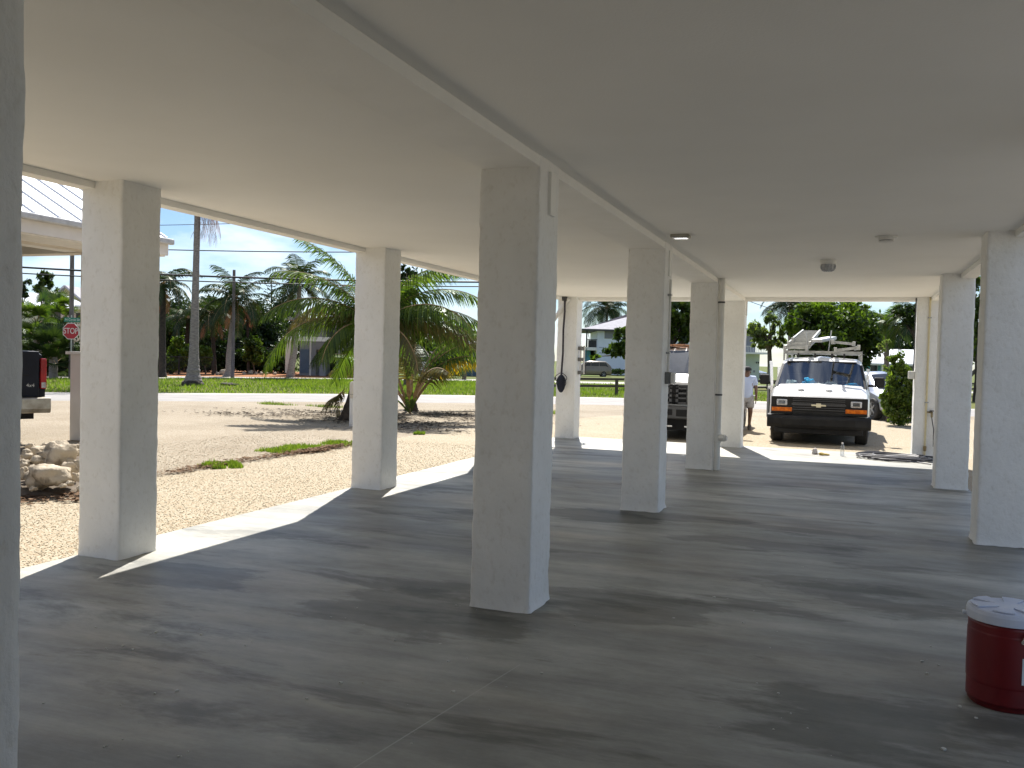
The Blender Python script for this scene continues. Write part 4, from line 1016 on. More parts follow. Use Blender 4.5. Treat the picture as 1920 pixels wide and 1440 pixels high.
# --- tan minivan before the two-storey house
mv = thing('tan_minivan', 'tan minivan parked side-on before the two storey white house', 'minivan', (0, 0, 0), 0)
D1 = [sect(0, .8, .3, .7, .85, .7), sect(.2, .9, .28, .75, .95, .75), sect(.9, .93, .26, .9, 1.08, .78), sect(1.7, .95, .26, .98, 1.6, .68), sect(2.2, .95, .26, 1.0, 1.7, .68), sect(4.2, .95, .26, 1.0, 1.68, .68), sect(4.75, .93, .3, .98, 1.3, .76), sect(4.9, .86, .34, .9, 1.1, .76)]
loft(D1).build('body', 'paint_tan', mv, smooth=True).modifiers.new('es', 'EDGE_SPLIT').split_angle = R(30)
for sx in (-1, 1):
    for q in ([(1.55, 1.06), (2.35, 1.06), (2.35, 1.56), (1.95, 1.54)], [(2.42, 1.06), (3.35, 1.06), (3.35, 1.57), (2.42, 1.57)], [(3.42, 1.06), (4.5, 1.1), (4.2, 1.54), (3.42, 1.57)]):
        MB().prism(q, sx*.845-.012, sx*.845+.012, 'yz').build('side_window', 'window_dark', mv)
for x in (-.85, .85): wheel(mv, x, .95, .34, .22); wheel(mv, x, 3.95, .34, .22)
p = at(1112, 697, 88); mv.scale = (.93, .80, .93)
q = Vector((RGT[0], RGT[1], 0)).normalized(); mv.rotation_euler = (0, 0, math.atan2(q.y, q.x)-math.pi/2); mv.location = (p.x-q.x*2.2, p.y-q.y*2.2, ZG-.1)
# --- small car far away right of the walking person
fc = copy_tree(sv); fc.name = 'dark_car'; tag(fc, 'small dark car far behind the walking person, beside the pale green house', 'car')
p = at(1433, 700, 92); fc.location = (p.x, p.y, ZG); fc.rotation_euler = (0, 0, R(60))

# ------------------------------------------------------------------ the walking person
def skin_mesh(verts, edges, radii, root=0, sub=2, smooth=True):
    me = bpy.data.meshes.new('tmp'); me.from_pydata(verts, edges, []); me.update()
    o = bpy.data.objects.new('tmp', me); col.objects.link(o)
    s_ = o.modifiers.new('s', 'SKIN')
    lay = me.skin_vertices[0] if me.skin_vertices else None
    if lay is None:
        bm = bmesh.new(); bm.from_mesh(me); bm.verts.layers.skin.verify(); bm.to_mesh(me); bm.free(); lay = me.skin_vertices[0]
    for i, r_ in enumerate(radii):
        rr = r_ if isinstance(r_, tuple) else (r_, r_); lay.data[i].radius = rr; lay.data[i].use_root = (i == root)
    ss = o.modifiers.new('ss', 'SUBSURF'); ss.levels = sub; ss.render_levels = sub
    dg = bpy.context.evaluated_depsgraph_get(); dg.update()
    out = bpy.data.meshes.new_from_object(o.evaluated_get(dg))
    bpy.data.objects.remove(o); 
    out.polygons.foreach_set('use_smooth', [True]*len(out.polygons))
    return out
pf = gp(1397, 807)
per = thing('person', 'person in a light blue shirt, grey shorts and dark cap walking past a pillar', 'person', (pf.x, pf.y, ZG), R(12)); per.scale = (.98, .93, .915)
J = {'pel': (0, 0, .90), 'sp': (0, -.01, 1.06), 'ch': (0, 0, 1.26), 'nk': (0, 0, 1.42), 'hd': (0, -.02, 1.52), 'ht': (0, -.01, 1.62),
     'shL': (.17, .0, 1.37), 'elL': (.235, .03, 1.10), 'wrL': (.235, -.05, .87), 'haL': (.228, -.075, .79),
     'shR': (-.17, .0, 1.37), 'elR': (-.24, .05, 1.11), 'wrR': (-.24, .0, .87), 'haR': (-.235, -.02, .79),
     'hiL': (.09, 0, .86), 'knL': (.10, -.10, .50), 'anL': (.11, .12, .21), 'toL': (.115, .12, .06),
     'hiR': (-.09, 0, .86), 'knR': (-.10, -.05, .47), 'anR': (-.10, .02, .09), 'toR': (-.11, -.11, .04)}
keys = list(J); ix = {k: i for i, k in enumerate(keys)}
Ed = [('pel', 'sp'), ('sp', 'ch'), ('ch', 'nk'), ('nk', 'hd'), ('hd', 'ht'), ('ch', 'shL'), ('shL', 'elL'), ('elL', 'wrL'), ('wrL', 'haL'), ('ch', 'shR'), ('shR', 'elR'), ('elR', 'wrR'), ('wrR', 'haR'),
      ('pel', 'hiL'), ('hiL', 'knL'), ('knL', 'anL'), ('anL', 'toL'), ('pel', 'hiR'), ('hiR', 'knR'), ('knR', 'anR'), ('anR', 'toR')]
Rd = {'pel': .13, 'sp': .135, 'ch': .135, 'nk': .055, 'hd': (.088, .095), 'ht': (.075, .08), 'shL': .062, 'elL': .043, 'wrL': .03, 'haL': (.034, .02), 'shR': .062, 'elR': .043, 'wrR': .03, 'haR': (.034, .02),
      'hiL': .09, 'knL': .06, 'anL': .04, 'toL': .035, 'hiR': .09, 'knR': .06, 'anR': .04, 'toR': .035}
me = skin_mesh([J[k] for k in keys], [(ix[a], ix[b_]) for a, b_ in Ed], [Rd[k] for k in keys])
bm = bmesh.new(); bm.from_mesh(me)
extra = MB()
for s_, hk in ((1, 'haL'), (-1, 'haR')):
    hx, hy, hz = J[hk]
    for k, (fy_, L) in enumerate(((-.024, .062), (-.008, .072), (.008, .068), (.022, .052))):
        extra.tube([(hx, hy+fy_, hz-.015), (hx-s_*.004, hy+fy_-.004, hz-.015-L*.5), (hx-s_*.014, hy+fy_-.008, hz-.01-L)], [.0095, .0088, .007], 6)
    extra.tube([(hx, hy-.025, hz+.03), (hx-s_*.01, hy-.05, hz+.005), (hx-s_*.016, hy-.056, hz-.025)], [.011, .010, .008], 6)
extra.tube([(0, -.105, 1.545), (0, -.125, 1.515), (0, -.105, 1.505)], [.008, .014, .01], 6)
for s_ in (-1, 1): extra.blob((s_*.088, 0, 1.53), .012, .022, .032, 8, 6)
tmp = extra.mesh('x'); bm.from_mesh(tmp); bm.to_mesh(me); bm.free()
link('body', me, 'skin', per, True)
ck = ['pel', 'sp', 'ch', 'shL', 'shR']; 
sv_ = [(0, -.005, .84), (0, -.015, 1.04), (0, 0, 1.25), (0, 0, 1.37), (.17, 0, 1.38), (.225, .02, 1.18), (-.17, 0, 1.38), (-.225, .03, 1.19)]
me = skin_mesh(sv_, [(0, 1), (1, 2), (2, 3), (3, 4), (4, 5), (3, 6), (6, 7)], [(.175, .15), (.175, .16), (.17, .14), (.12, .1), .085, .078, .085, .078], 1)
link('shirt', me, 'shirt_blue', per, True)
MB().lathe([(.062, 1.40), (.075, 1.41), (.07, 1.445), (.06, 1.45)], n=18).build('collar', 'cap_dark', per, smooth=True)
me = skin_mesh([(0, 0, .90), (.09, 0, .84), (.10, -.085, .56), (-.09, 0, .84), (-.10, -.045, .52)], [(0, 1), (1, 2), (0, 3), (3, 4)], [(.155, .14), .12, .10, .12, .10], 0)
link('shorts', me, 'shorts_grey', per, True)
capm = MB().lathe([(.108, 1.575), (.112, 1.60), (.1, 1.645), (.07, 1.675), (.02, 1.688)], (0, -.01, 0), 20)
capm.prism([(-.08, -.09), (.08, -.09), (.06, -.19), (-.06, -.19)], 1.575, 1.588, 'xy'); capm.build('cap', 'cap_dark', per, smooth=False)
for (x, y, z, rx) in ((.115, .115, .10, R(-62)), (-.105, -.03, .05, 0)):
    sh = MB().blob((0, -.03, 0), .05, .135, .052, 14, 9)
    sh.v = [(a, b_, max(c, -.03)) for a, b_, c in sh.v]
    o = sh.build('shoe', 'shoe_grey', per, smooth=True); o.location = (x, y, z); o.rotation_euler = (-rx, 0, 0)
    MB().blob((0, -.03, -.035), .052, .138, .014, 14, 6).build('sole', 'shoe_sole', o, smooth=True)

# ------------------------------------------------------------------ plants
def frond(V, Fq, MI, base, az, el, L, droop, leaf, nl, hang, wd=.03, twist=0.0, rach=.02, curl=1.25, fold=.3, skipf=0.0, s0=.10):
    k = 16; p = Vector(base); pts = [p.copy()]; dirs = []
    for i in range(k):
        s_ = (i+.5)/k; e = el-droop*s_**curl; a_ = az+twist*s_
        d = Vector((math.cos(a_)*math.cos(e), math.sin(a_)*math.cos(e), math.sin(e))); dirs.append(d); p = p+d*(L/k); pts.append(p.copy())
    dirs.append(dirs[-1])
    n0 = len(V)
    for i, q in enumerate(pts):
        r_ = rach*(1-.85*i/k)+.003; sd = dirs[i].cross(Vector((0, 0, 1)))
        sd = sd.normalized() if sd.length > 1e-3 else Vector((1, 0, 0)); up = sd.cross(dirs[i])
        V += [q-sd*r_, q+sd*r_, q+up*r_]
    for i in range(k):
        b_ = n0+i*3
        for j in range(3): Fq.append((b_+j, b_+(j+1) % 3, b_+3+(j+1) % 3, b_+3+j)); MI.append(1)
    for m_ in range(nl):
        s_ = s0+(1-s0)*(m_+.5)/nl; f = s_*k; i = min(int(f), k-1); fr = f-i
        q = pts[i].lerp(pts[i+1], fr); d = dirs[i].lerp(dirs[min(i+1, k)], fr).normalized()
        sd = d.cross(Vector((0, 0, 1))); sd = sd.normalized() if sd.length > 1e-3 else Vector((1, 0, 0)); up = sd.cross(d)
        ll = leaf*max(.25, math.sin(math.pi*min(1, .22+.72*s_))**.6)
        for g in (-1, 1):
            if random.random() < skipf: continue
            l_ = ll*random.uniform(.82, 1.1)
            d0 = (sd*g*.85+d*(.35+.35*s_)+up*(fold-.2*random.random())).normalized()
            h1 = hang*random.uniform(.7, 1.3)
            d1 = (d0+Vector((0, 0, -h1*.6))).normalized(); d2 = (d0+Vector((0, 0, -h1*1.5))).normalized()
            mid = q+d1*l_*.5; tip = mid+d2*l_*.5
            wv = d*wd; n = len(V)
            V += [q-wv*.5, q+wv*.5, mid+wv*.62, mid-wv*.62, tip+wv*.06, tip-wv*.06]
            Fq.append((n, n+1, n+2, n+3)); Fq.append((n+3, n+2, n+4, n+5)); MI += [0, 0]
def fmesh(name, V, Fq, MI, mats, parent):
    me = bpy.data.meshes.new(name); me.from_pydata([tuple(v) for v in V], [], Fq); me.polygons.foreach_set('material_index', MI); me.update()
    return link(name, me, mats, parent)
def trunk_tube(parent, pts, rr, mname='palm_bark', n=12, name='trunk', rings=True):
    # resample along the path with ring scars
    P = [Vector(p) for p in pts]; out = []; rad = []
    seg = 10
    for i in range(len(P)-1):
        for j in range(seg):
            f = j/seg; out.append(P[i].lerp(P[i+1], f)); rad.append((rr[i]*(1-f)+rr[i+1]*f)*(1+.05*random.uniform(-1, 1)))
    out.append(P[-1]); rad.append(rr[-1])
    return MB().tube(out, rad, n).build(name, mname, parent, smooth=True)
def palm(label, base, top, r0, r1, nf, L, leaf, nl, mats=('palm_dark', 'petiole'), hang=.5, droop=(1.2, 2.2), el=(-.3, 1.2), name='palm_tree', group='palms across the street', wd=.06, bow=0.0, dead=0, flare=1.5, tmat='palm_bark', parts=False, cat='palm tree'):
    base = Vector(base); top = Vector(top); t = thing(name, label, cat, base, 0, group)
    d = top-base; pts = [Vector((0, 0, -.05)), d*.06+Vector((0, 0, 0)), d*.3+Vector((bow, 0, 0)), d*.65+Vector((bow, 0, 0)), d]
    trunk_tube(t, pts, [r0*flare, r0*1.08, r0*.95, (r0+r1)/2*.95, r1], tmat)
    V, Fq, MI = [], [], []
    for i in range(nf):
        az = i*2.39996+random.uniform(-.25, .25); f = (i+.5)/nf
        e = el[1]+(el[0]-el[1])*f+random.uniform(-.12, .12)
        frond(V, Fq, MI, d+Vector((0, 0, .05)), az, e, L*random.uniform(.82, 1.08), random.uniform(*droop), leaf, nl, hang*random.uniform(.7, 1.3), wd, random.uniform(-.3, .3))
    fmesh('crown', V, Fq, MI, list(mats), t)
    if dead:
        V, Fq, MI = [], [], []
        for i in range(dead):
            frond(V, Fq, MI, d, random.uniform(0, 6.28), -.7, L*.7, .9, leaf*.8, nl//2, 1.2, wd, 0)
        fmesh('dead_fronds', V, Fq, MI, ['palm_dead', 'petiole'], t)
    return t
def hbase(u, v, d):       # point on the ground under a picture column at lens depth d
    p = at(u, 700, d); return Vector((p.x, p.y, ZG))

# tall palm whose crown is above the eaves
b_ = gp(362, 722); tp_ = at(371, 372, 41.5); tp2 = b_.lerp(tp_, 1.0); d = tp2-b_
tt_ = thing('palm_tree', 'tall grey palm trunk with flared base on the lawn, dead fronds hanging at its top', 'palm tree', b_, 0, 'palms across the street')
trunk_tube(tt_, [(0, 0, -.05), d*.02, d*.055, d*.11, d*.22, d*.43, d*.75, d, d+Vector((0, 0, 1.2))], [.47, .40, .31, .25, .205, .165, .14, .13, .125], n=18)
rt = MB().blob((0, 0, .02), .50, .50, .26, 26, 10); rt.v = [tuple(Vector(q)*(1+.28*noise.noise(Vector(q)*7))) for q in rt.v]
rt.build('roots', 'bark_dark', tt_, smooth=True)
V, Fq, MI = [], [], []
for i in range(16): frond(V, Fq, MI, d+Vector((0, 0, 1.3)), i*2.4, 1.2-1.0*i/16, 3.4, 1.5, .8, 34, .5, .05)
fmesh('crown', V, Fq, MI, ['palm_green', 'petiole'], tt_)
V, Fq, MI = [], [], []
rg_ = math.atan2(RGT[1], RGT[0])
for k in range(6): frond(V, Fq, MI, d+Vector((0, 0, .05+.08*k)), rg_+random.uniform(-.4, .4), -.35-.13*k, 2.1+.5*random.random(), 1.2, .85, 26, 1.5, .03, 0, .02, .7, .1, .15)
fmesh('dead_fronds', V, Fq, MI, ['palm_dead', 'petiole'], tt_)

# palms across the side street
palm('dark palm half hidden right of the nearest left pillar', hbase(304, 700, 52), at(306, 535, 52), .2, .14, 18, 2.5, .7, 30, hang=.7, droop=(1.3, 2.3), dead=3, tmat='bark_dark')
palm('leaning palm with shaggy crown behind the thin dark pole', gp(428, 706), at(443, 562, 56), .2, .13, 19, 3.0, .8, 34, hang=.6, droop=(1.1, 2.1), el=(-.5, 1.45), bow=-.1, flare=2.0, dead=3)
palm('low dark palm with drooping fronds between the tall trunk and the leaning palm', hbase(402, 700, 62), at(398, 590, 62), .15, .13, 16, 2.6, .85, 28, hang=.8, droop=(1.4, 2.4), dead=4, tmat='bark_dark')
palm('small dark palm behind the tall trunk', hbase(350, 700, 66), at(352, 598, 66), .15, .13, 16, 2.8, .8, 28, hang=.7, droop=(1.3, 2.2), tmat='bark_dark')
palm('spindly dark palm with hanging dead leaves right of the leaning palm', hbase(466, 700, 64), at(464, 585, 64), .10, .09, 9, 1.6, .7, 20, hang=1.2, droop=(1.8, 2.8), dead=7, tmat='bark_dark')
palm('curving palm beside the grey house behind the big coconut palm', gp(544, 707), at(562, 535, 58), .22, .12, 18, 3.1, .85, 36, hang=.6, droop=(1.0, 2.1), el=(-.5, 1.5), bow=.1, flare=1.3)
palm('palm rising behind the roof of the white two storey house', hbase(1137, 690, 112), at(1138, 578, 112), .22, .16, 26, 4.6, 1.2, 32, hang=.5, droop=(1.2, 2.2), el=(-.5, 1.4), wd=.09)
palm('dark palm above the left shoulder of the big round tree', hbase(1482, 690, 66), at(1482, 572, 66), .2, .14, 22, 2.7, .9, 30, hang=.6, droop=(1.3, 2.3))
palm('palm with spreading blue green crown right of the big round tree', hbase(1662, 690, 62), at(1664, 612, 62), .2, .14, 24, 2.4, .7, 30, ('palm_green', 'petiole'), hang=.5, droop=(1.0, 2.0), el=(-.4, 1.3))
palm('palm at the right edge of the far opening', hbase(1716, 690, 58), at(1722, 600, 58), .2, .14, 22, 2.6, .8, 30, hang=.5, droop=(1.2, 2.2))

# big coconut palm by the yard edge: every frond a part
def ang(u0, v0, u1, v1):
    pass
ax = math.atan2(RGT[1], RGT[0])     # azimuth of picture-right
b_ = gp(652, 787); tp_ = at(704, 618, 22.4)
cp_ = thing('coconut_palm', 'large coconut palm with arching fronds behind the second left pillar, dark shaggy trunk', 'palm tree', b_)
d = tp_-b_
trunk_tube(cp_, [(0, 0, -.05), d*.08+Vector((-.02, 0, 0)), d*.35+Vector((-.03, 0, 0)), d*.7, d], [.26, .17, .14, .15, .17], 'bark_dark')
FR = [  # azimuth offset from picture-right, elevation, length, droop, hang, material
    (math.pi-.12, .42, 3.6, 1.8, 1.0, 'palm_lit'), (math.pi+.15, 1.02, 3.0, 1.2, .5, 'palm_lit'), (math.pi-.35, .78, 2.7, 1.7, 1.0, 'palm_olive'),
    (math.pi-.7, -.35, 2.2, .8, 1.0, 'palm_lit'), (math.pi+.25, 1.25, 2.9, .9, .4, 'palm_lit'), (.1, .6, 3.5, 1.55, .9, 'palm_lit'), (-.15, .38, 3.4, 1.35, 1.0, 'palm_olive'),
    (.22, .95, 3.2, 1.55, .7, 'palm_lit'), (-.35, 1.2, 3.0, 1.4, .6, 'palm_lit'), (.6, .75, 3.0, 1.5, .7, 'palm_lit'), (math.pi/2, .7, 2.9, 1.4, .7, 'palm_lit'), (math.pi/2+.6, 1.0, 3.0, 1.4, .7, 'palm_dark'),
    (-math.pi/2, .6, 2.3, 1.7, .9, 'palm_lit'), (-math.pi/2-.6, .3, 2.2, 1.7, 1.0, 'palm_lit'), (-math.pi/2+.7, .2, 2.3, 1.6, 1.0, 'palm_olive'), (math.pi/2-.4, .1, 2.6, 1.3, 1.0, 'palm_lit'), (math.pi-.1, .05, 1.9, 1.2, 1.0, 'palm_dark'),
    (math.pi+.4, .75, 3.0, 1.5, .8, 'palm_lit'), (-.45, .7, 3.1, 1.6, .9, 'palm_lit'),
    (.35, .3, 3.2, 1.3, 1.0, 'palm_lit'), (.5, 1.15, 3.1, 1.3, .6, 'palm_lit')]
for (da, e, L, dr_, hg, mm_) in FR:
    V, Fq, MI = [], [], []
    frond(V, Fq, MI, d+Vector((0, 0, .05)), ax+da, e, L, dr_, .85, 88, hg*1.25, .026, random.uniform(-.15, .15), .03, 1.2)
    o = fmesh('frond', V, Fq, MI, [mm_, 'petiole'], cp_)
    if mm_ == 'palm_olive': o['label'] = 'browning olive coconut frond'
V, Fq, MI = [], [], []
for k in range(5): frond(V, Fq, MI, (-.1, 0, .55+.05*k), ax+math.pi+random.uniform(-.7, .7), .1-.2*k, .75, 1.3, .3, 16, .9, .03, 0, .012)
o = fmesh('sucker', V, Fq, MI, ['palm_olive', 'petiole'], cp_); o['label'] = 'dry little side shoot low on the trunk'

# younger coconut palm right of it
b_ = gp(771, 770)
yp = thing('young_coconut_palm', 'young coconut palm with brown leaf stalks fanning from the ground, one frond turning yellow', 'palm tree', b_)
trunk_tube(yp, [(0, 0, -.05), (0, 0, .12), (-.06, 0, .42)], [.24, .18, .09], 'bark_dark')
FR = [(math.pi-.4, 1.25, 3.1, 1.0, .7, 'palm_lit'), (math.pi+.3, 1.05, 3.0, 1.3, .8, 'palm_lit'), (-.12, 1.22, 3.3, 2.1, .9, 'palm_yellow'), (-.35, 1.2, 2.9, 1.6, .7, 'palm_lit'), (.45, 1.3, 3.2, 1.2, .6, 'palm_lit'),
      (.05, 1.38, 3.3, 1.1, .6, 'palm_lit'), (math.pi/2, 1.2, 3.0, 1.2, .7, 'palm_dark'), (-math.pi/2, 1.15, 2.6, 1.3, .8, 'palm_olive'), (-1.0, 1.05, 2.6, 1.5, .9, 'palm_olive'), (math.pi-.1, 1.0, 2.7, 1.5, .9, 'palm_olive'), (.6, 1.0, 3.0, 1.4, .8, 'palm_lit'), (-.2, 1.3, 3.0, 1.4, .8, 'palm_lit')]
for (da, e, L, dr_, hg, mm_) in FR:
    V, Fq, MI = [], [], []
    frond(V, Fq, MI, (-.06+.1*math.cos(ax+da), .1*math.sin(ax+da), .12), ax+da, e, L, dr_, .68, 58, hg*1.15, .027, random.uniform(-.1, .1), .065, 1.5, s0=.36)
    # bare stalk: drop the leaflets of the lowest third
    o = fmesh('frond', V, Fq, MI, [mm_, 'petiole'], yp)
    if mm_ == 'palm_yellow': o['label'] = 'yellow coconut frond'
# seedling
b_ = gp(769, 776); sd_ = thing('palm_seedling', 'short spiky green palm seedling in front of the young coconut palm', 'seedling', b_)
V, Fq, MI = [], [], []
for k in range(9):
    a_ = ax+(.2 if k % 2 else math.pi-.2)+random.uniform(-.8, .8); e = random.uniform(.8, 1.5); L = random.uniform(.45, .75)
    dr = Vector((math.cos(a_)*math.cos(e), math.sin(a_)*math.cos(e), math.sin(e))); s_ = Vector((RGT[0], RGT[1], 0))*.045
    n = len(V); q = Vector((0, 0, 0)); V += [q-s_*.3, q+s_*.3, q+dr*L*.55+s_, q+dr*L*.55-s_, q+dr*L+Vector((0, 0, -.05))+s_*.1, q+dr*L+Vector((0, 0, -.05))-s_*.1]
    Fq += [(n, n+1, n+2, n+3), (n+3, n+2, n+4, n+5)]; MI += [0, 0]
fmesh('leaves', V, Fq, MI, ['palm_green'], sd_)
MB().tube([(0, 0, -.02), (0, 0, .16)], .018, 6).build('stem', 'petiole', sd_)

def leaf_cloud(name, ell, n, size, mname, parent, clumps=40, spread=.24, shell=.55, base=None, flat=1.0):
    """ell: ellipsoids (cx,cy,cz,rx,ry,rz) in the parent's space"""
    vol = np.array([e[3]*e[4]*e[5] for e in ell]); vol = vol/vol.sum()
    Ps = []; cents = []
    for e, f in zip(ell, vol):
        nc = max(6, int(clumps*f*len(ell)/max(1, len(ell))*1.0)+4)
        v = rng.normal(size=(nc, 3)); v /= np.linalg.norm(v, axis=1)[:, None]
        r_ = (shell+(1-shell)*rng.random(nc))[:, None]
        cc_ = v*r_*np.array(e[3:6])*.9+np.array(e[:3]); cents.append(cc_)
        m_ = max(10, int(n*f)); idx = rng.integers(0, nc, m_)
        rad = np.array(e[3:6])*spread*rng.uniform(.5, 1.25, (nc, 1))
        u_ = rng.normal(size=(m_, 3)); u_ /= np.linalg.norm(u_, axis=1)[:, None]; u_ *= rng.random((m_, 1))**.4
        Ps.append(cc_[idx]+u_*rad[idx]*1.5)
    P = np.concatenate(Ps); m_ = len(P)
    if base is not None: P = P[P[:, 2] > base]; m_ = len(P)
    a = rng.normal(size=(m_, 3)); a /= np.linalg.norm(a, axis=1)[:, None]; a[:, 2] *= flat
    b2 = np.cross(a, rng.normal(size=(m_, 3))); b2 /= np.linalg.norm(b2, axis=1)[:, None]
    s_ = (size*rng.uniform(.55, 1.25, m_))[:, None]
    V = np.stack([P-a*s_, P-b2*s_*.45, P+a*s_, P+b2*s_*.45], 1).reshape(-1, 3)
    o = npmesh(name, V, np.arange(4*m_).reshape(-1, 4), mname, parent)
    return o, np.concatenate(cents)
def tree(label, base, ell, n, size, mname, trunk_r=.2, name='tree', group=None, cat='tree', clumps=60, fork=.35, nb=14, tm='bark', spread=.24, shell=.55, trunks=1):
    base = Vector(base); t = thing(name, label, cat, base, 0, group)
    el_ = [(e[0]-base.x, e[1]-base.y, e[2]-base.z, e[3], e[4], e[5]) for e in ell]
    o, cents = leaf_cloud('crown', el_, n, size, mname, t, clumps, spread, shell, .03)
    top = Vector((sum(e[0] for e in el_)/len(el_), sum(e[1] for e in el_)/len(el_), 0))
    zf = fork*max(e[2]+e[5] for e in el_)
    for k in range(trunks):
        mb = MB(); fk = Vector((top.x*.35, top.y*.35, zf)); b0 = Vector((.25*k, 0, -.05))
        mb.tube([b0, b0.lerp(fk, .5)+Vector((.05, 0, 0)), fk], [trunk_r*1.25, trunk_r, trunk_r*.8], 9)
        for c in cents[rng.permutation(len(cents))[:nb]]:
            q = Vector(c); mid = fk.lerp(q, .5)+Vector((random.uniform(-.2, .2), random.uniform(-.2, .2), random.uniform(0, .3)))
            mb.tube([fk-Vector((0, 0, trunk_r*.5)), fk.lerp(mid, .5)+Vector((0, 0, .1)), mid, q], [trunk_r*.55, trunk_r*.42, trunk_r*.3, trunk_r*.08], 6)
        mb.build('trunk', tm, t, smooth=True)
    return t
def ellp(u, v, d, du, dv, k=1.0):
    p = at(u, v, d); return (p.x, p.y, p.z, du*d/F, du*d/F*k, dv*d/F)
BIG = None
def bush(label, u, vb, d, ell, n, size, mname, name='bush', group=None, cat='bush', **k):
    return tree(label, hbase(u, vb, d), ell, n, size, mname, .05, name, group, cat, tm='bark', fork=.2, **k)

# left: fan palms and hedge behind the stop sign
def fan_palm(label, u, vtop, d, nl, rad, mats, hgt_r=.12, low=.3):
    b0 = hbase(u, 700, d); c = at(u, vtop, d)-b0; t = thing('fan_palm', label, 'fan palm', b0, 0, 'fan palms behind the stop sign')
    trunk_tube(t, [(0, 0, -.05), c*.5, c*.9], [.22, .2, .16])
    V, Fq, MI = [], [], []
    for i in range(nl):
        az = i*2.4+random.uniform(-.2, .2); e = random.uniform(-.5, 1.3); L = random.uniform(.6, 1.2)*rad
        q0 = Vector(c)*random.uniform(low, .95); dr = Vector((math.cos(az)*math.cos(e), math.sin(az)*math.cos(e), math.sin(e)))
        q = q0+dr*L*.7
        n = len(V); s_ = dr.cross(Vector((0, 0, 1))).normalized(); up = s_.cross(dr); V += [q0-s_*.015, q0+s_*.015, q+s_*.012, q-s_*.012]; Fq.append((n, n+1, n+2, n+3)); MI.append(1)
        nb = 22
        for j in range(nb):
            b_ = -1.9+3.8*j/(nb-1); dd = (dr*math.cos(b_)+s_*math.sin(b_)+up*.25*math.cos(b_*.8)).normalized(); l_ = rad*.55*(1-.22*abs(b_)/1.9)*random.uniform(.9, 1.05)
            wv = dd.cross(up).normalized()*.045*rad; m_ = q+dd*l_*.6; tip = m_+(dd+Vector((0, 0, -.55))).normalized()*l_*.45
            n = len(V); V += [q-wv*.2, q+wv*.2, m_+wv*.5, m_-wv*.5, tip]; Fq += [(n, n+1, n+2, n+3), (n+3, n+2, n+4)]; MI += [0, 0]
    fmesh('crown', V, Fq, MI, list(mats), t)
fan_palm('bright green fan palm left of the stop sign', 70, 595, 47, 46, 1.35, ('palm_green', 'petiole'))
fan_palm('tall fan palm in front of the yellow gabled house', 108, 566, 51, 44, 1.4, ('palm_green', 'petiole'), low=.5)
fan_palm('low dark fan palm behind the navy pickup', 100, 640, 46, 44, 1.4, ('palm_dark', 'petiole'))
tree('dark hedge under the fan palms', hbase(75, 700, 49), [ellp(60, 680, 50, 40, 45), ellp(110, 685, 50, 40, 50), ellp(30, 670, 50, 40, 60), ellp(150, 680, 50, 40, 40)], 14000, .13, 'leaf_dark', .1, 'hedge', None, 'hedge', 80, spread=.35, shell=.3)
tree('broad leaved tree above the white roof at the far left', hbase(86, 690, 60), [ellp(86, 522, 60, 13, 16), ellp(78, 545, 60, 14, 16), ellp(98, 548, 60, 10, 16)], 2600, .13, 'leaf_mid', .12, clumps=26)
tree('dark tree beside the nearest left pillar', hbase(34, 690, 62), [ellp(36, 530, 62, 18, 16), ellp(40, 550, 62, 18, 8)], 1500, .13, 'leaf_dark', .12, clumps=20)
# hedge and shrubs across the side street
HB = [ellp(320, 640, 68, 40, 45), ellp(395, 645, 68, 45, 55), ellp(350, 620, 72, 40, 40), ellp(455, 650, 70, 40, 50), ellp(500, 640, 72, 35, 70), ellp(535, 660, 70, 30, 40), ellp(400, 610, 76, 40, 40), ellp(520, 600, 76, 25, 40), ellp(400, 678, 67, 40, 26), ellp(450, 678, 68, 40, 26), ellp(500, 678, 68, 40, 26), ellp(540, 680, 68, 30, 24), ellp(350, 680, 66, 40, 24)]
tree('long dark hedge behind the orange mulch bed', hbase(420, 690, 69), HB, 46000, .16, 'leaf_dark', .12, 'hedge', None, 'hedge', 160, spread=.36, shell=.25, nb=30)
bush('bright yellow green shrub behind the wire fence, left of the tall trunk', 335, 690, 60, [ellp(337, 652, 60, 20, 24), ellp(322, 680, 60, 22, 20)], 3200, .15, 'leaf_bright', clumps=30)
bush('mid green shrub behind the wire fence, right of the tall trunk', 385, 690, 60, [ellp(384, 664, 60, 15, 18)], 1500, .14, 'leaf_bright', clumps=20)
bush('leafy shrub by the nearest left pillar', 308, 700, 58, [ellp(306, 690, 58, 16, 22)], 1500, .13, 'leaf_mid', clumps=18)
bush('green shrub under the spindly palm', 475, 690, 64, [ellp(478, 655, 64, 22, 28)], 2200, .14, 'leaf_mid', clumps=24)
tree('tall dark trees behind the long hedge', hbase(430, 690, 84), [ellp(330, 600, 84, 45, 45), ellp(400, 590, 84, 45, 40), ellp(470, 605, 84, 35, 45), ellp(540, 600, 84, 30, 50)], 9000, .2, 'leaf_dark', .2, clumps=90, spread=.32, shell=.4)
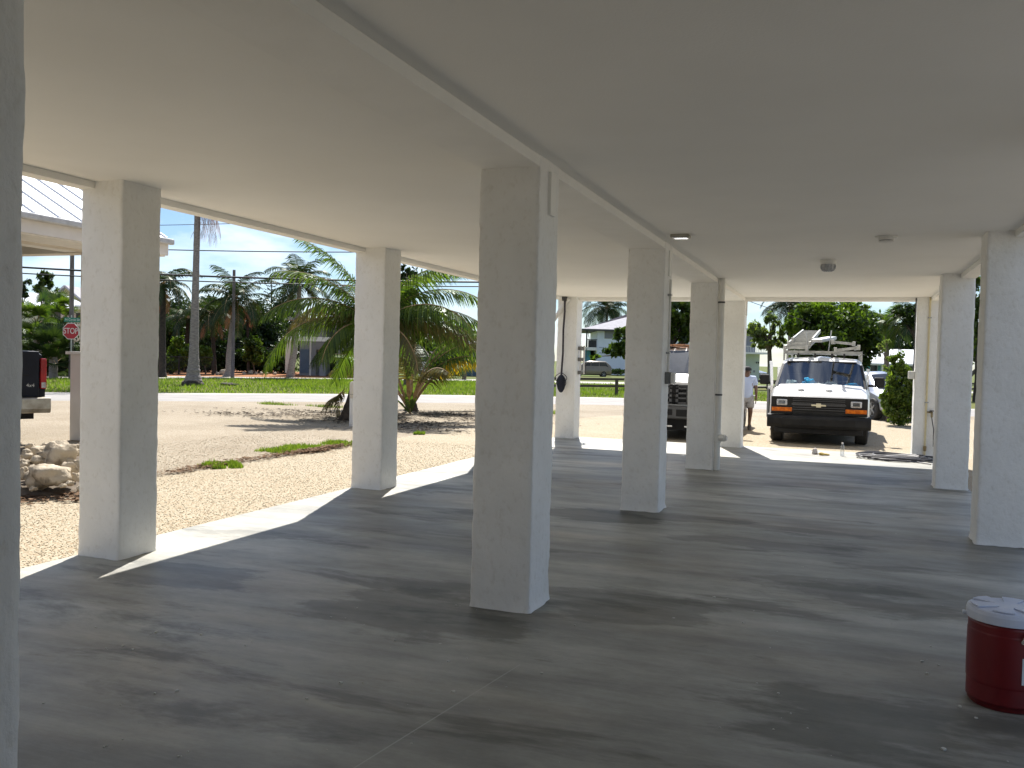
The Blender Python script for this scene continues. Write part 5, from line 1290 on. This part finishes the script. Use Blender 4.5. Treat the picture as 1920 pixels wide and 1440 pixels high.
# Norfolk pine
b0 = hbase(508, 690, 82); c = at(509, 520, 82)-b0; npn = thing('norfolk_pine', 'thin sparse tiered pine against the sky', 'pine', b0)
trunk_tube(npn, [(0, 0, 0), c*.5, c], [.14, .1, .03], 'bark_dark', n=7)
V = []; 
Pn = []
for k in range(15):
    f = .38+.6*k/15; L = 2.1*(1-f)+.35
    for j in range(6):
        a_ = j*1.047+k*.4; 
        for s_ in np.linspace(.3, 1, 4): Pn.append(c*f+Vector((math.cos(a_)*L*s_, math.sin(a_)*L*s_, .25*s_*s_*L+random.uniform(-.06, .06))))
Pn = np.array([tuple(p) for p in Pn]); o = scatter_mesh('crown', Pn, np.full(len(Pn), .085), octv, octf, 'leaf_dark'); o.parent = npn

# right of centre
tree('sea grape tree leaning before the two storey house', hbase(1272, 690, 52), [ellp(1150, 655, 50, 22, 18), ellp(1170, 632, 50, 22, 22), ellp(1195, 655, 50, 40, 26), ellp(1270, 590, 52, 42, 32), ellp(1230, 620, 52, 40, 40), ellp(1300, 610, 52, 42, 40), ellp(1115, 668, 50, 12, 6)], 7500, .2, 'leaf_mid', .2, clumps=90, nb=26, tm='bark_dark')
tree('light green tree with open crown behind the walking person', hbase(1443, 700, 58), [ellp(1420, 618, 58, 22, 22), ellp(1446, 606, 58, 17, 22), ellp(1432, 640, 58, 28, 18), ellp(1462, 636, 58, 16, 22)], 3600, .13, 'leaf_pale', .16, clumps=46, nb=22, tm='bark', fork=.5, shell=.4)
tree('big dense round tree behind the white van', hbase(1560, 700, 56), [ellp(1525, 605, 56, 48, 38), ellp(1585, 600, 56, 50, 38), ellp(1620, 640, 56, 32, 45), ellp(1550, 650, 57, 60, 40), ellp(1500, 620, 55, 30, 28), ellp(1600, 690, 56, 25, 30)], 26000, .15, 'leaf_shade', .35, clumps=190, spread=.28, shell=.5, nb=24, tm='bark_dark')
BIG = col.objects[[o.name for o in col.objects if o.get('label', '').startswith('big dense round')][0]]
def sunny(t, E_, n, size, mname, clumps):  # brighter leaf colour painted as sunlight on the outer crown
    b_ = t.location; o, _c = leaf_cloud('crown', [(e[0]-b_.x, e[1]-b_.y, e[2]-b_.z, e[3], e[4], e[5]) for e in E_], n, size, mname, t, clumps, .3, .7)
    o['label'] = 'outer leaves coloured yellow green as if sunlit'
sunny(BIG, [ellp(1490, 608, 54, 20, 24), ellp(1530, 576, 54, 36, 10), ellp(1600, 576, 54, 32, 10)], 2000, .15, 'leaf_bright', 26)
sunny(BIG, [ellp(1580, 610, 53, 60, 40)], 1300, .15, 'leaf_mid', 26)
tree('dark feathery tree hanging over the right end of the far opening', hbase(1740, 700, 48), [ellp(1690, 578, 48, 26, 12), ellp(1720, 590, 48, 30, 22), ellp(1705, 610, 48, 14, 14), ellp(1760, 570, 48, 40, 40)], 7000, .1, 'leaf_dark', .2, clumps=70, tm='bark_dark')
tree('dark wood behind the turquoise house', hbase(1650, 690, 95), [ellp(1600, 640, 95, 60, 40), ellp(1680, 640, 95, 50, 35), ellp(1740, 640, 95, 40, 40)], 9000, .24, 'leaf_dark', .2, clumps=90, spread=.35)
tree('leafy tree seen in the slit between the two right pillars', hbase(1832, 700, 45), [ellp(1830, 560, 45, 20, 45), ellp(1825, 640, 45, 20, 40), ellp(1850, 600, 45, 30, 60)], 5000, .11, 'leaf_mid', .15, clumps=60, tm='bark_dark')
bb = gp(1690, 797)
tree('dense round leafed bush by the silver car', (bb.x, bb.y, ZG), [ellp(1690, 762, 25.0, 34, 36), ellp(1690, 715, 25, 30, 36), ellp(1687, 682, 25, 19, 28), ellp(1712, 740, 25, 24, 50), ellp(1669, 748, 24.8, 22, 30)], 15000, .055, 'leaf_bush', .04, 'bush', None, 'bush', clumps=190, spread=.2, shell=.6, fork=.15, nb=26)
sp0 = gp(1662, 792); t_ = tree('thin crooked sapling between the silver car and the bush', (sp0.x, sp0.y, ZG), [ellp(1652, 652, 26, 9, 9), ellp(1662, 640, 26, 8, 6), ellp(1668, 672, 26, 7, 7), ellp(1658, 690, 26, 5, 7)], 380, .055, 'leaf_pale', .022, 'sapling', None, 'sapling', clumps=14, fork=.72, nb=9)
tree('slender young tree with dark trunk on the far lawn', gp(870, 711), [ellp(868, 672, 64, 18, 12), ellp(885, 660, 64, 14, 14)], 900, .15, 'leaf_dark', .13, clumps=14, fork=.6)
tree('pale flowering shrub before the blue house', hbase(838, 705, 68), [ellp(838, 680, 68, 9, 8)], 500, .14, 'leaf_pale', .05, 'shrub', None, 'shrub', clumps=10)
tree('tree with drooping leaves behind the young coconut palm', hbase(806, 704, 66), [ellp(808, 665, 66, 24, 22), ellp(845, 650, 70, 35, 24), ellp(780, 650, 70, 30, 30)], 4500, .16, 'leaf_mid', .15, clumps=40)
tree('distant dark trees behind the blue house', hbase(840, 690, 100), [ellp(800, 640, 100, 60, 40), ellp(870, 645, 100, 50, 35), ellp(740, 630, 100, 50, 50)], 7000, .24, 'leaf_dark', .2, clumps=70, spread=.35)
tree('dark evergreen tree behind the big coconut palm', hbase(765, 690, 48), [ellp(765, 515, 48, 22, 22), ellp(758, 545, 48, 26, 20)], 2600, .12, 'leaf_dark', .2, clumps=30)
tree('dark trees behind the grey house', hbase(640, 690, 90), [ellp(600, 640, 92, 50, 50), ellp(660, 630, 92, 50, 60)], 6000, .24, 'leaf_dark', .2, clumps=60, spread=.35)
tree('far hedge row at the right behind the rail fence', hbase(1800, 690, 90), [ellp(1800, 670, 92, 60, 20), ellp(1900, 660, 92, 60, 30), ellp(2000, 660, 92, 60, 30)], 6000, .22, 'leaf_mid', .2, 'hedge', None, 'hedge', clumps=60, spread=.35)
# big black planter
q = gp(827, 706.5); t_ = thing('planter', 'large black round planter on the far lawn', 'planter', q)
MB().lathe([(.30, 0), (.42, .55), (.45, .56), (.43, .62), (.38, .6)], n=20).build('pot', 'black_plastic', t_)

# ------------------------------------------------------------------ houses across the street
AXR = math.atan2(RGT[1], RGT[0])
class House:
    """local frame: x to the picture's right, y away, z up from the ground; lengths by survey columns at lens depth d"""
    def __init__(s, name, label, u, d, cat='house'):
        s.u, s.d, s.k = u, d, d/F
        s.o = thing(name, label, cat, hbase(u, 690, d), AXR)
    def X(s, u): return (u-s.u)*s.k
    def Z(s, v, u=None): return 1.55+(646.9+.0248*(u or s.u)-v)*s.k-ZG
    def box(s, name, mname, u0, u1, v0, v1, y0, y1, parent=None, bevel=0):
        z0 = max(0, s.Z(v0)) if v0 < 900 else -.1
        return MB().box((s.X(u0), y0, z0), (s.X(u1), y1, s.Z(v1))).build(name, mname, parent or s.o, bevel=bevel)
def window(h, u0, u1, v0, v1, y, mname='window_dark', slats=0):
    f = h.box('window', 'trim_white', u0, u1, v0, v1, y-.04, y+.02)
    p = .5
    MB().box((h.X(u0+p), y-.05, h.Z(v0-p)), (h.X(u1-p), y-.041, h.Z(v1+p))).build('pane', mname, f)
    if slats:
        sl_ = MB()
        for i in range(slats):
            z = h.Z(v0-p)+(h.Z(v1+p)-h.Z(v0-p))*(i+.5)/slats; sl_.box((h.X(u0+p), y-.075, z-.03), (h.X(u1-p), y-.051, z+.03))
        sl_.build('shutter', 'grey_siding', f)
    return f
# two storey white house
h = House('two_storey_house', 'two storey white house with grey roof and a dark balcony at its left corner', 1118, 100)
h.box('wall', 'white_wall', 1118, 1300, 999, 617, 0, 9)
rf_ = MB(); x0, x1 = h.X(1088), h.X(1320); z0, z1 = h.Z(617.5), h.Z(580)
rf_.add([(x0, -1.0, z0), (x1, -1.0, z0), (x1, 10.5, z0), (x0, 10.5, z0), (x0+7.5, 4.5, z1), (x1-7.5, 4.5, z1)], [(0, 1, 5, 4), (1, 2, 5), (2, 3, 4, 5), (3, 0, 4), (3, 2, 1, 0)])
rf_.build('roof', 'grey_roof', h.o)
h.box('fascia', 'dark_trim', 1088, 1320, 620.5, 617.6, -1.02, 10.5)
window(h, 1131, 1150.5, 635, 617.6, 0, 'grey_siding', 8)
h.box('balcony_floor', 'trim_white', 1098, 1117.9, 657, 651.5, -.2, 8)
bal = MB(); 
for i in range(9): bal.box((h.X(1099+i*2.1), -.15, h.Z(651.4)), (h.X(1100+i*2.1), -.1, h.Z(637)))
bal.box((h.X(1098), -.16, h.Z(637.2)), (h.X(1117.8), -.08, h.Z(636))); bal.box((h.X(1102), .1, h.Z(651.4)), (h.X(1116.5), .16, h.Z(638)))
bal.build('balcony_rail', 'dark_trim', h.o)
h.box('post', 'dark_trim', 1097, 1099.3, 651.4, 620.6, -.18, .1)
h.box('ground_wall', 'turquoise_wall', 1098.5, 1108, 999, 657.1, 1.5, 3)
h.box('doorway', 'dark_void', 1108.2, 1117.5, 999, 657.2, 3.2, 3.4)
for u in (1143, 1160): h.box('vent', 'grey_siding', u, u+3, 695, 689, -.03, .02)
for v0 in (652, 662): MB().tube([(h.X(1122), -.1, h.Z(v0-1)), (h.X(1138), -.25, h.Z(v0+1)), (h.X(1165), -.2, h.Z(v0-5))], .03, 5).build('cable', 'grey_siding', h.o)
bush('green shrub at the left corner under the balcony', 1113, 690, 101.5, [ellp(1113, 675, 101.5, 4, 12)], 300, .2, 'leaf_mid', 'shrub', None, 'shrub', clumps=8)
tree('low dark hedge at the foot of the two storey house', hbase(1155, 700, 94), [ellp(1158, 697, 94, 18, 4), ellp(1180, 697, 94, 14, 4)], 1300, .14, 'leaf_dark', .05, 'hedge', None, 'hedge', clumps=24, spread=.4)
# pale green house behind the person
h = House('pale_green_house', 'pale green house with upper balcony behind the walking person', 1405, 84)
h.box('wall', 'pale_green_wall', 1340, 1423.5, 999, 664, 0, 8)
h.box('eave', 'trim_white', 1335, 1432, 664, 660.5, -1.2, 9)
h.box('upper_wall', 'grey_siding', 1335, 1420, 660.4, 622, 1.0, 7)
h.box('upper_roof', 'grey_roof', 1330, 1426, 622, 616, -.6, 8)
br = MB()
for i in range(30): br.box((h.X(1340+i*3), -1.0, h.Z(660)), (h.X(1340.7+i*3), -.95, h.Z(650)))
br.box((h.X(1338), -1.02, h.Z(650)), (h.X(1430), -.93, h.Z(649))); br.build('balcony_rail', 'trim_white', h.o)
h.box('vent', 'grey_siding', 1412, 1415.5, 698, 694, -.03, .02)
for u in (1417, 1420.5): h.box('wall_lamp', 'dark_trim', u, u+1.5, 681, 678, -.1, .0)
# turquoise bungalow
h = House('turquoise_bungalow', 'turquoise bungalow with low white roof behind the silver car', 1660, 74)
h.box('wall', 'turquoise_wall', 1628, 1760, 999, 681, 0, 8)
rf_ = MB(); zl, zh = h.Z(681.5), h.Z(652.5)
rf_.add([(h.X(1622), -.9, zl), (h.X(1775), -.9, zl), (h.X(1775), 4, zh), (h.X(1634), 4, zh), (h.X(1622), 9, zl), (h.X(1775), 9, zl), (h.X(1622), -.9, zl-.16), (h.X(1775), -.9, zl-.16)], [(0, 1, 2, 3), (3, 2, 5, 4), (0, 6, 7, 1), (0, 3, 4)])
rf_.build('roof', 'white_metal_roof', h.o)
h.box('fascia', 'gutter_grey', 1622, 1775, 684, 681.6, -.93, -.905)
window(h, 1631, 1645, 697, 684.5, 0, 'window_dark'); window(h, 1651, 1658, 698, 686, 0, 'window_dark'); window(h, 1700, 1716, 697, 685, 0)
h.box('post', 'trim_white', 1646, 1648, 999, 684, -.8, -.65)
# grey house behind the coconut palm
h = House('grey_house', 'grey clapboard house with white trim and dark carport behind the coconut palm', 575, 64)
h.box('wall', 'grey_siding', 561, 592, 999, 602, 0, 7)
h.box('carport_back', 'dark_void', 592.1, 690, 999, 640, 5, 7)
h.box('upper_wall', 'grey_siding', 592.1, 690, 655, 602, -.02, 7)
h.box('corner_board', 'trim_white', 580, 583, 999, 612, -.05, -.005)
sh_ = MB()
for i in range(26): sh_.box((h.X(562.5), -.05, h.Z(699-i*1.7)), (h.X(579), -.02, h.Z(698-i*1.7)))
sh_.build('louvre', 'blue_wall', h.o)
h.box('column', 'cream_wall', 545, 556, 699, 640, -1.6, -1.2); h.box('column', 'grey_siding', 601, 612, 999, 655, -.4, 0); h.box('column', 'grey_siding', 632, 640, 999, 655, -.4, 0)
h.box('porch_beam', 'trim_white', 545, 692, 640, 632, -1.7, -1.1)
h.box('roof', 'grey_roof', 540, 700, 602, 597, -1.5, 8)
window(h, 565, 573, 628, 608, 0); window(h, 610, 630, 640, 612, -.02)
# blue house at the right of the palm
h = House('blue_house', 'low blue house in deep shade behind the young coconut palm', 860, 76)
h.box('wall', 'blue_wall', 862, 960, 999, 668, 0, 6)
h.box('carport_back', 'dark_void', 800, 861.8, 999, 664, 3, 6)
h.box('roof', 'grey_roof', 795, 965, 668, 660, -1.2, 7)
for u in (812, 836, 853): h.box('column', 'blue_wall', u, u+1.6, 999, 668, -.9, -.7)
h.box('downpipe', 'galv', 884.5, 886.5, 999, 668, -.5, -.4)
# white tent-like cover by the driveway
q = gp(793, 709); t_ = thing('white_gate_pier', 'white tapering gate pier at the end of the pale driveway', 'gate pier', q, AXR)
mb = MB().add([(-.35, -.35, 0), (.5, -.35, 0), (.5, .35, 0), (-.35, .35, 0), (-.12, -.3, 1.1), (.38, -.3, 1.1), (.38, .3, 1.1), (-.12, .3, 1.1)], [(0, 3, 2, 1), (4, 5, 6, 7), (0, 1, 5, 4), (1, 2, 6, 5), (2, 3, 7, 6), (3, 0, 4, 7)])
mb.build('pier', 'trim_white', t_, bevel=.03)
MB().box((-.16, -.34, 1.101), (.42, .34, 1.16)).build('cap', 'trim_white', t_)
# far houses at the left
h = House('white_roofed_house', 'far low house with plain white roof above the fan palms', 60, 75)
h.box('wall', 'cream_wall', 10, 88, 999, 572, 0, 6)
rf_ = MB(); rf_.add([(h.X(-20), -1, h.Z(574)), (h.X(92), -1, h.Z(574)), (h.X(72), 4, h.Z(544)), (h.X(-20), 4, h.Z(544)), (h.X(92), 9, h.Z(574)), (h.X(-20), 9, h.Z(574))], [(0, 1, 2, 3), (3, 2, 4, 5), (1, 4, 2)])
rf_.build('roof', 'white_metal_roof', h.o)
h = House('yellow_gabled_house', 'yellow gabled house showing above the fan palms by the utility pole', 132, 82)
gb_ = MB(); gb_.prism([(h.X(100), 0), (h.X(170), 0), (h.X(170), h.Z(575)), (h.X(124), h.Z(538)), (h.X(100), h.Z(560))], 0, 6); gb_.build('wall', 'yellow_siding', h.o)
rf_ = MB(); rf_.bar((h.X(97), 3, h.Z(562)), (h.X(124), 3, h.Z(537)), 7, .15); rf_.bar((h.X(124), 3, h.Z(537)), (h.X(174), 3, h.Z(578)), 7, .15); rf_.build('roof', 'grey_roof', h.o)
h.box('porch_roof', 'white_metal_roof', 126, 172, 580, 574, -2.2, -.02)
h.box('porch_rail', 'dark_trim', 128, 172, 597, 588, -2.1, -2.0)

# ------------------------------------------------------------------ street furniture
# stop sign with street name
b_ = hbase(134.5, 690, 42); t_ = thing('stop_sign', 'red octagonal STOP sign with a green street name plate above it', 'sign', b_, AXR)
kz = 42/F; zc = at(134, 621, 42).z-ZG; xoff = (Vector(at(134, 621, 42))-b_).dot(Vector((RGT[0], RGT[1], 0)).normalized())
MB().tube([(xoff, .05, -.1), (xoff, .05, zc+.75)], .03, 8).build('post', 'galv', t_)
def octa(r_): return [(xoff+r_*math.cos(math.pi/8+k*math.pi/4), zc+r_*math.sin(math.pi/8+k*math.pi/4)) for k in range(8)]
pl = MB().prism(octa(.405), 0, .012).build('plate', 'sign_white', t_)
MB().prism(octa(.375), -.006, -.002).build('face', 'sign_red', pl)
tx = text_obj('lettering', 'STOP', .33, 'sign_white', t_, (xoff, -.012, zc), (R(90), 0, 0)); tx.scale = (.86, 1.15, 1)
sg = MB().box((xoff-.32, -.01, zc+.43), (xoff+.55, .012, zc+.63)).build('name_plate', 'sign_green', t_)
tx = text_obj('lettering', 'N Circle Dr', .15, 'sign_white', sg, (xoff+.09, -.016, zc+.53), (R(90), 0, 0))
tx.scale = (.95, 1, 1)
# utility poles
def pole(label, u, v0, d, r_, vtop=None, hgt=10, lean=0):
    b_ = hbase(u, v0, d); t_ = thing('utility_pole', label, 'utility pole', b_, 0, 'poles along the street')
    if vtop: hgt = at(u, vtop, d).z-ZG
    MB().tube([(0, 0, -.2), (0, 0, hgt*.5), (lean, 0, hgt)], [r_*1.15, r_, r_*.85], 12).build('pole', 'pole_wood', t_, smooth=True)
    MB().tube([(0, 0, hgt), (0, 0, hgt+.02)], r_*.8, 12).build('pole_cap', 'galv', t_)
    return t_
pole('tall dark utility pole behind the stop sign', 133, 690, 46, .105, 300)
pole('thin dark pole with flat top among the palms', 436, 690, 54.5, .10, 507)
# overhead wires
RG = Vector((RGT[0], RGT[1], 0)).normalized()
def wire(label, pts, d, r_):
    P = [at(u, v, d) for u, v in pts]
    o = MB().tube([p-P[0] for p in P], r_, 5).build('overhead_wire', 'wire_black'); o.location = P[0]
    tag(o, label, 'wire', 'wires above the street')
def curve(pts, n=40):
    us = np.array([p[0] for p in pts]); vs = np.array([p[1] for p in pts]); c = np.polyfit(us, vs, 2)
    return [(u, float(np.polyval(c, u))) for u in np.linspace(us.min(), us.max(), n)]
wire('thick black cable, the heavier of the two lowest wires', curve([(-200, 488), (45, 497), (150, 506), (307, 515), (640, 527), (900, 530), (1400, 522)]), 45.5, .05)
wire('thin black cable just under the thick one', curve([(-200, 499), (45, 510), (150, 518), (307, 525), (640, 535), (900, 538), (1400, 530)]), 45.5, .032)
wire('middle black wire crossing the tall palm trunk', curve([(-200, 446), (150, 463), (307, 467), (480, 472), (670, 473), (1200, 462)]), 45.2, .028)
wire('highest thin wire crossing the tall palm trunk', curve([(-200, 421), (307, 423), (430, 420), (650, 410), (1100, 385)]), 45.0, .016)
wire('thin service wire against the sky above the walking person', [(1330, 545), (1408, 566), (1448, 580), (1520, 606)], 52, .018)
# timber rail fence along the far side of the street
fa_, fb_ = hbase(1075, 740, 41.2), hbase(1440, 740, 47.0)
fd = (fb_-fa_); fl_ = fd.length; fd.normalize(); fa_ = fa_-fd*1.2
t_ = thing('rail_fence', 'low dark timber fence of two rails beyond the street', 'fence', fa_)
top_z, low_z = .72, .40
MB().bar((0, 0, top_z), fd*(fl_+26)+Vector((0, 0, top_z)), .10, .11).build('rail', 'fence_wood', t_)
MB().bar((0, 0, low_z), fd*(fl_+26)+Vector((0, 0, low_z)), .08, .11).build('rail', 'fence_wood', t_)
s0 = (hbase(1156, 740, 42.4)-fa_).dot(fd)
for k in range(-1, 13):
    q = fd*(s0+k*2.6)
    if s0+k*2.6 < .05: continue
    MB().box((q.x-.07, q.y-.07, -.05), (q.x+.07, q.y+.07, .70), AXR).build('post', 'fence_wood', t_)
# black wire fence before the shrubs
b_ = hbase(300, 690, 57); e_ = hbase(402, 690, 58.5)
t_ = thing('wire_fence', 'black wire mesh fence with thin posts behind the tall palm', 'fence', b_)
dd = e_-b_; fm = MB()
for z in (.04, 1.15): fm.bar((0, 0, z), dd+Vector((0, 0, z)), .035, .04)
fm.build('rail', 'black_metal', t_)
for k in (0, .34, .62, .98): MB().bar(dd*k, dd*k+Vector((0, 0, 1.2)), .07, .07).build('post', 'black_metal', t_)
ms = MB()
for i in range(70): ms.bar(dd*(i/70)+Vector((0, 0, .05)), dd*(i/70)+Vector((0, 0, 1.14)), .006, .006)
for k in range(10): ms.bar(Vector((0, 0, .1+k*.105)), dd+Vector((0, 0, .1+k*.105)), .006, .006)
ms.build('mesh', 'black_metal', t_)
# low stones along the mulch
for k, (u, v, s_) in enumerate(((458, 702, .16), (470, 701.5, .24), (481, 702, .15), (490, 702.5, .17), (500, 702, .14), (515, 702.5, .16), (418, 703, .3), (408, 703, .17))):
    q = gp(u, v); lab_ = ['small dark stone edging the orange mulch', 'biggest dark stone edging the orange mulch', 'pale stone heap at the foot of the leaning palm'][1 if k == 1 else 2 if k == 6 else 0]
    mb = MB().blob((0, 0, 0), 1, 1, 1, 10, 7); mb.v = [tuple(Vector(p)*(s_*(.85+.4*noise.noise(Vector(p)*1.3+Vector((k*3, 0, 0)))))) for p in mb.v]
    o = mb.build('edging_stone', 'limestone', smooth=True); o.location = (q.x, q.y, ZG+s_*.35); tag(o, lab_, 'stone', 'stones edging the mulch')
# dark bark scrap on the lawn
q = gp(430, 722.5); mb = MB().blob((0, 0, 0), .55, .25, .1, 14, 6); mb.v = [tuple(Vector(p)*(.8+.5*noise.noise(Vector(p)*4))) for p in mb.v]
o = mb.build('fallen_frond', 'bark_dark'); o.location = (q.x, q.y, ZG+.05); o.rotation_euler = (0, 0, AXR); tag(o, 'dark scrap of fallen palm frond lying on the lawn', 'palm frond')
# white marker post by the coconut palm
q = gp(659, 799); t_ = thing('marker_post', 'white round topped marker post beside the second left pillar', 'post', q)
MB().tube([(0, 0, -.05), (0, 0, .62)], [.05, .052], 14).build('post', 'trim_white', t_, smooth=True)
MB().lathe([(.052, .62), (.056, .63), (.056, .93), (.045, .975), (.02, .995)], n=16).build('cap', 'cream_wall', t_, smooth=True)
MB().lathe([(.058, .70), (.06, .70), (.06, .72), (.058, .72)], n=16).build('band', 'dull_chrome', t_)
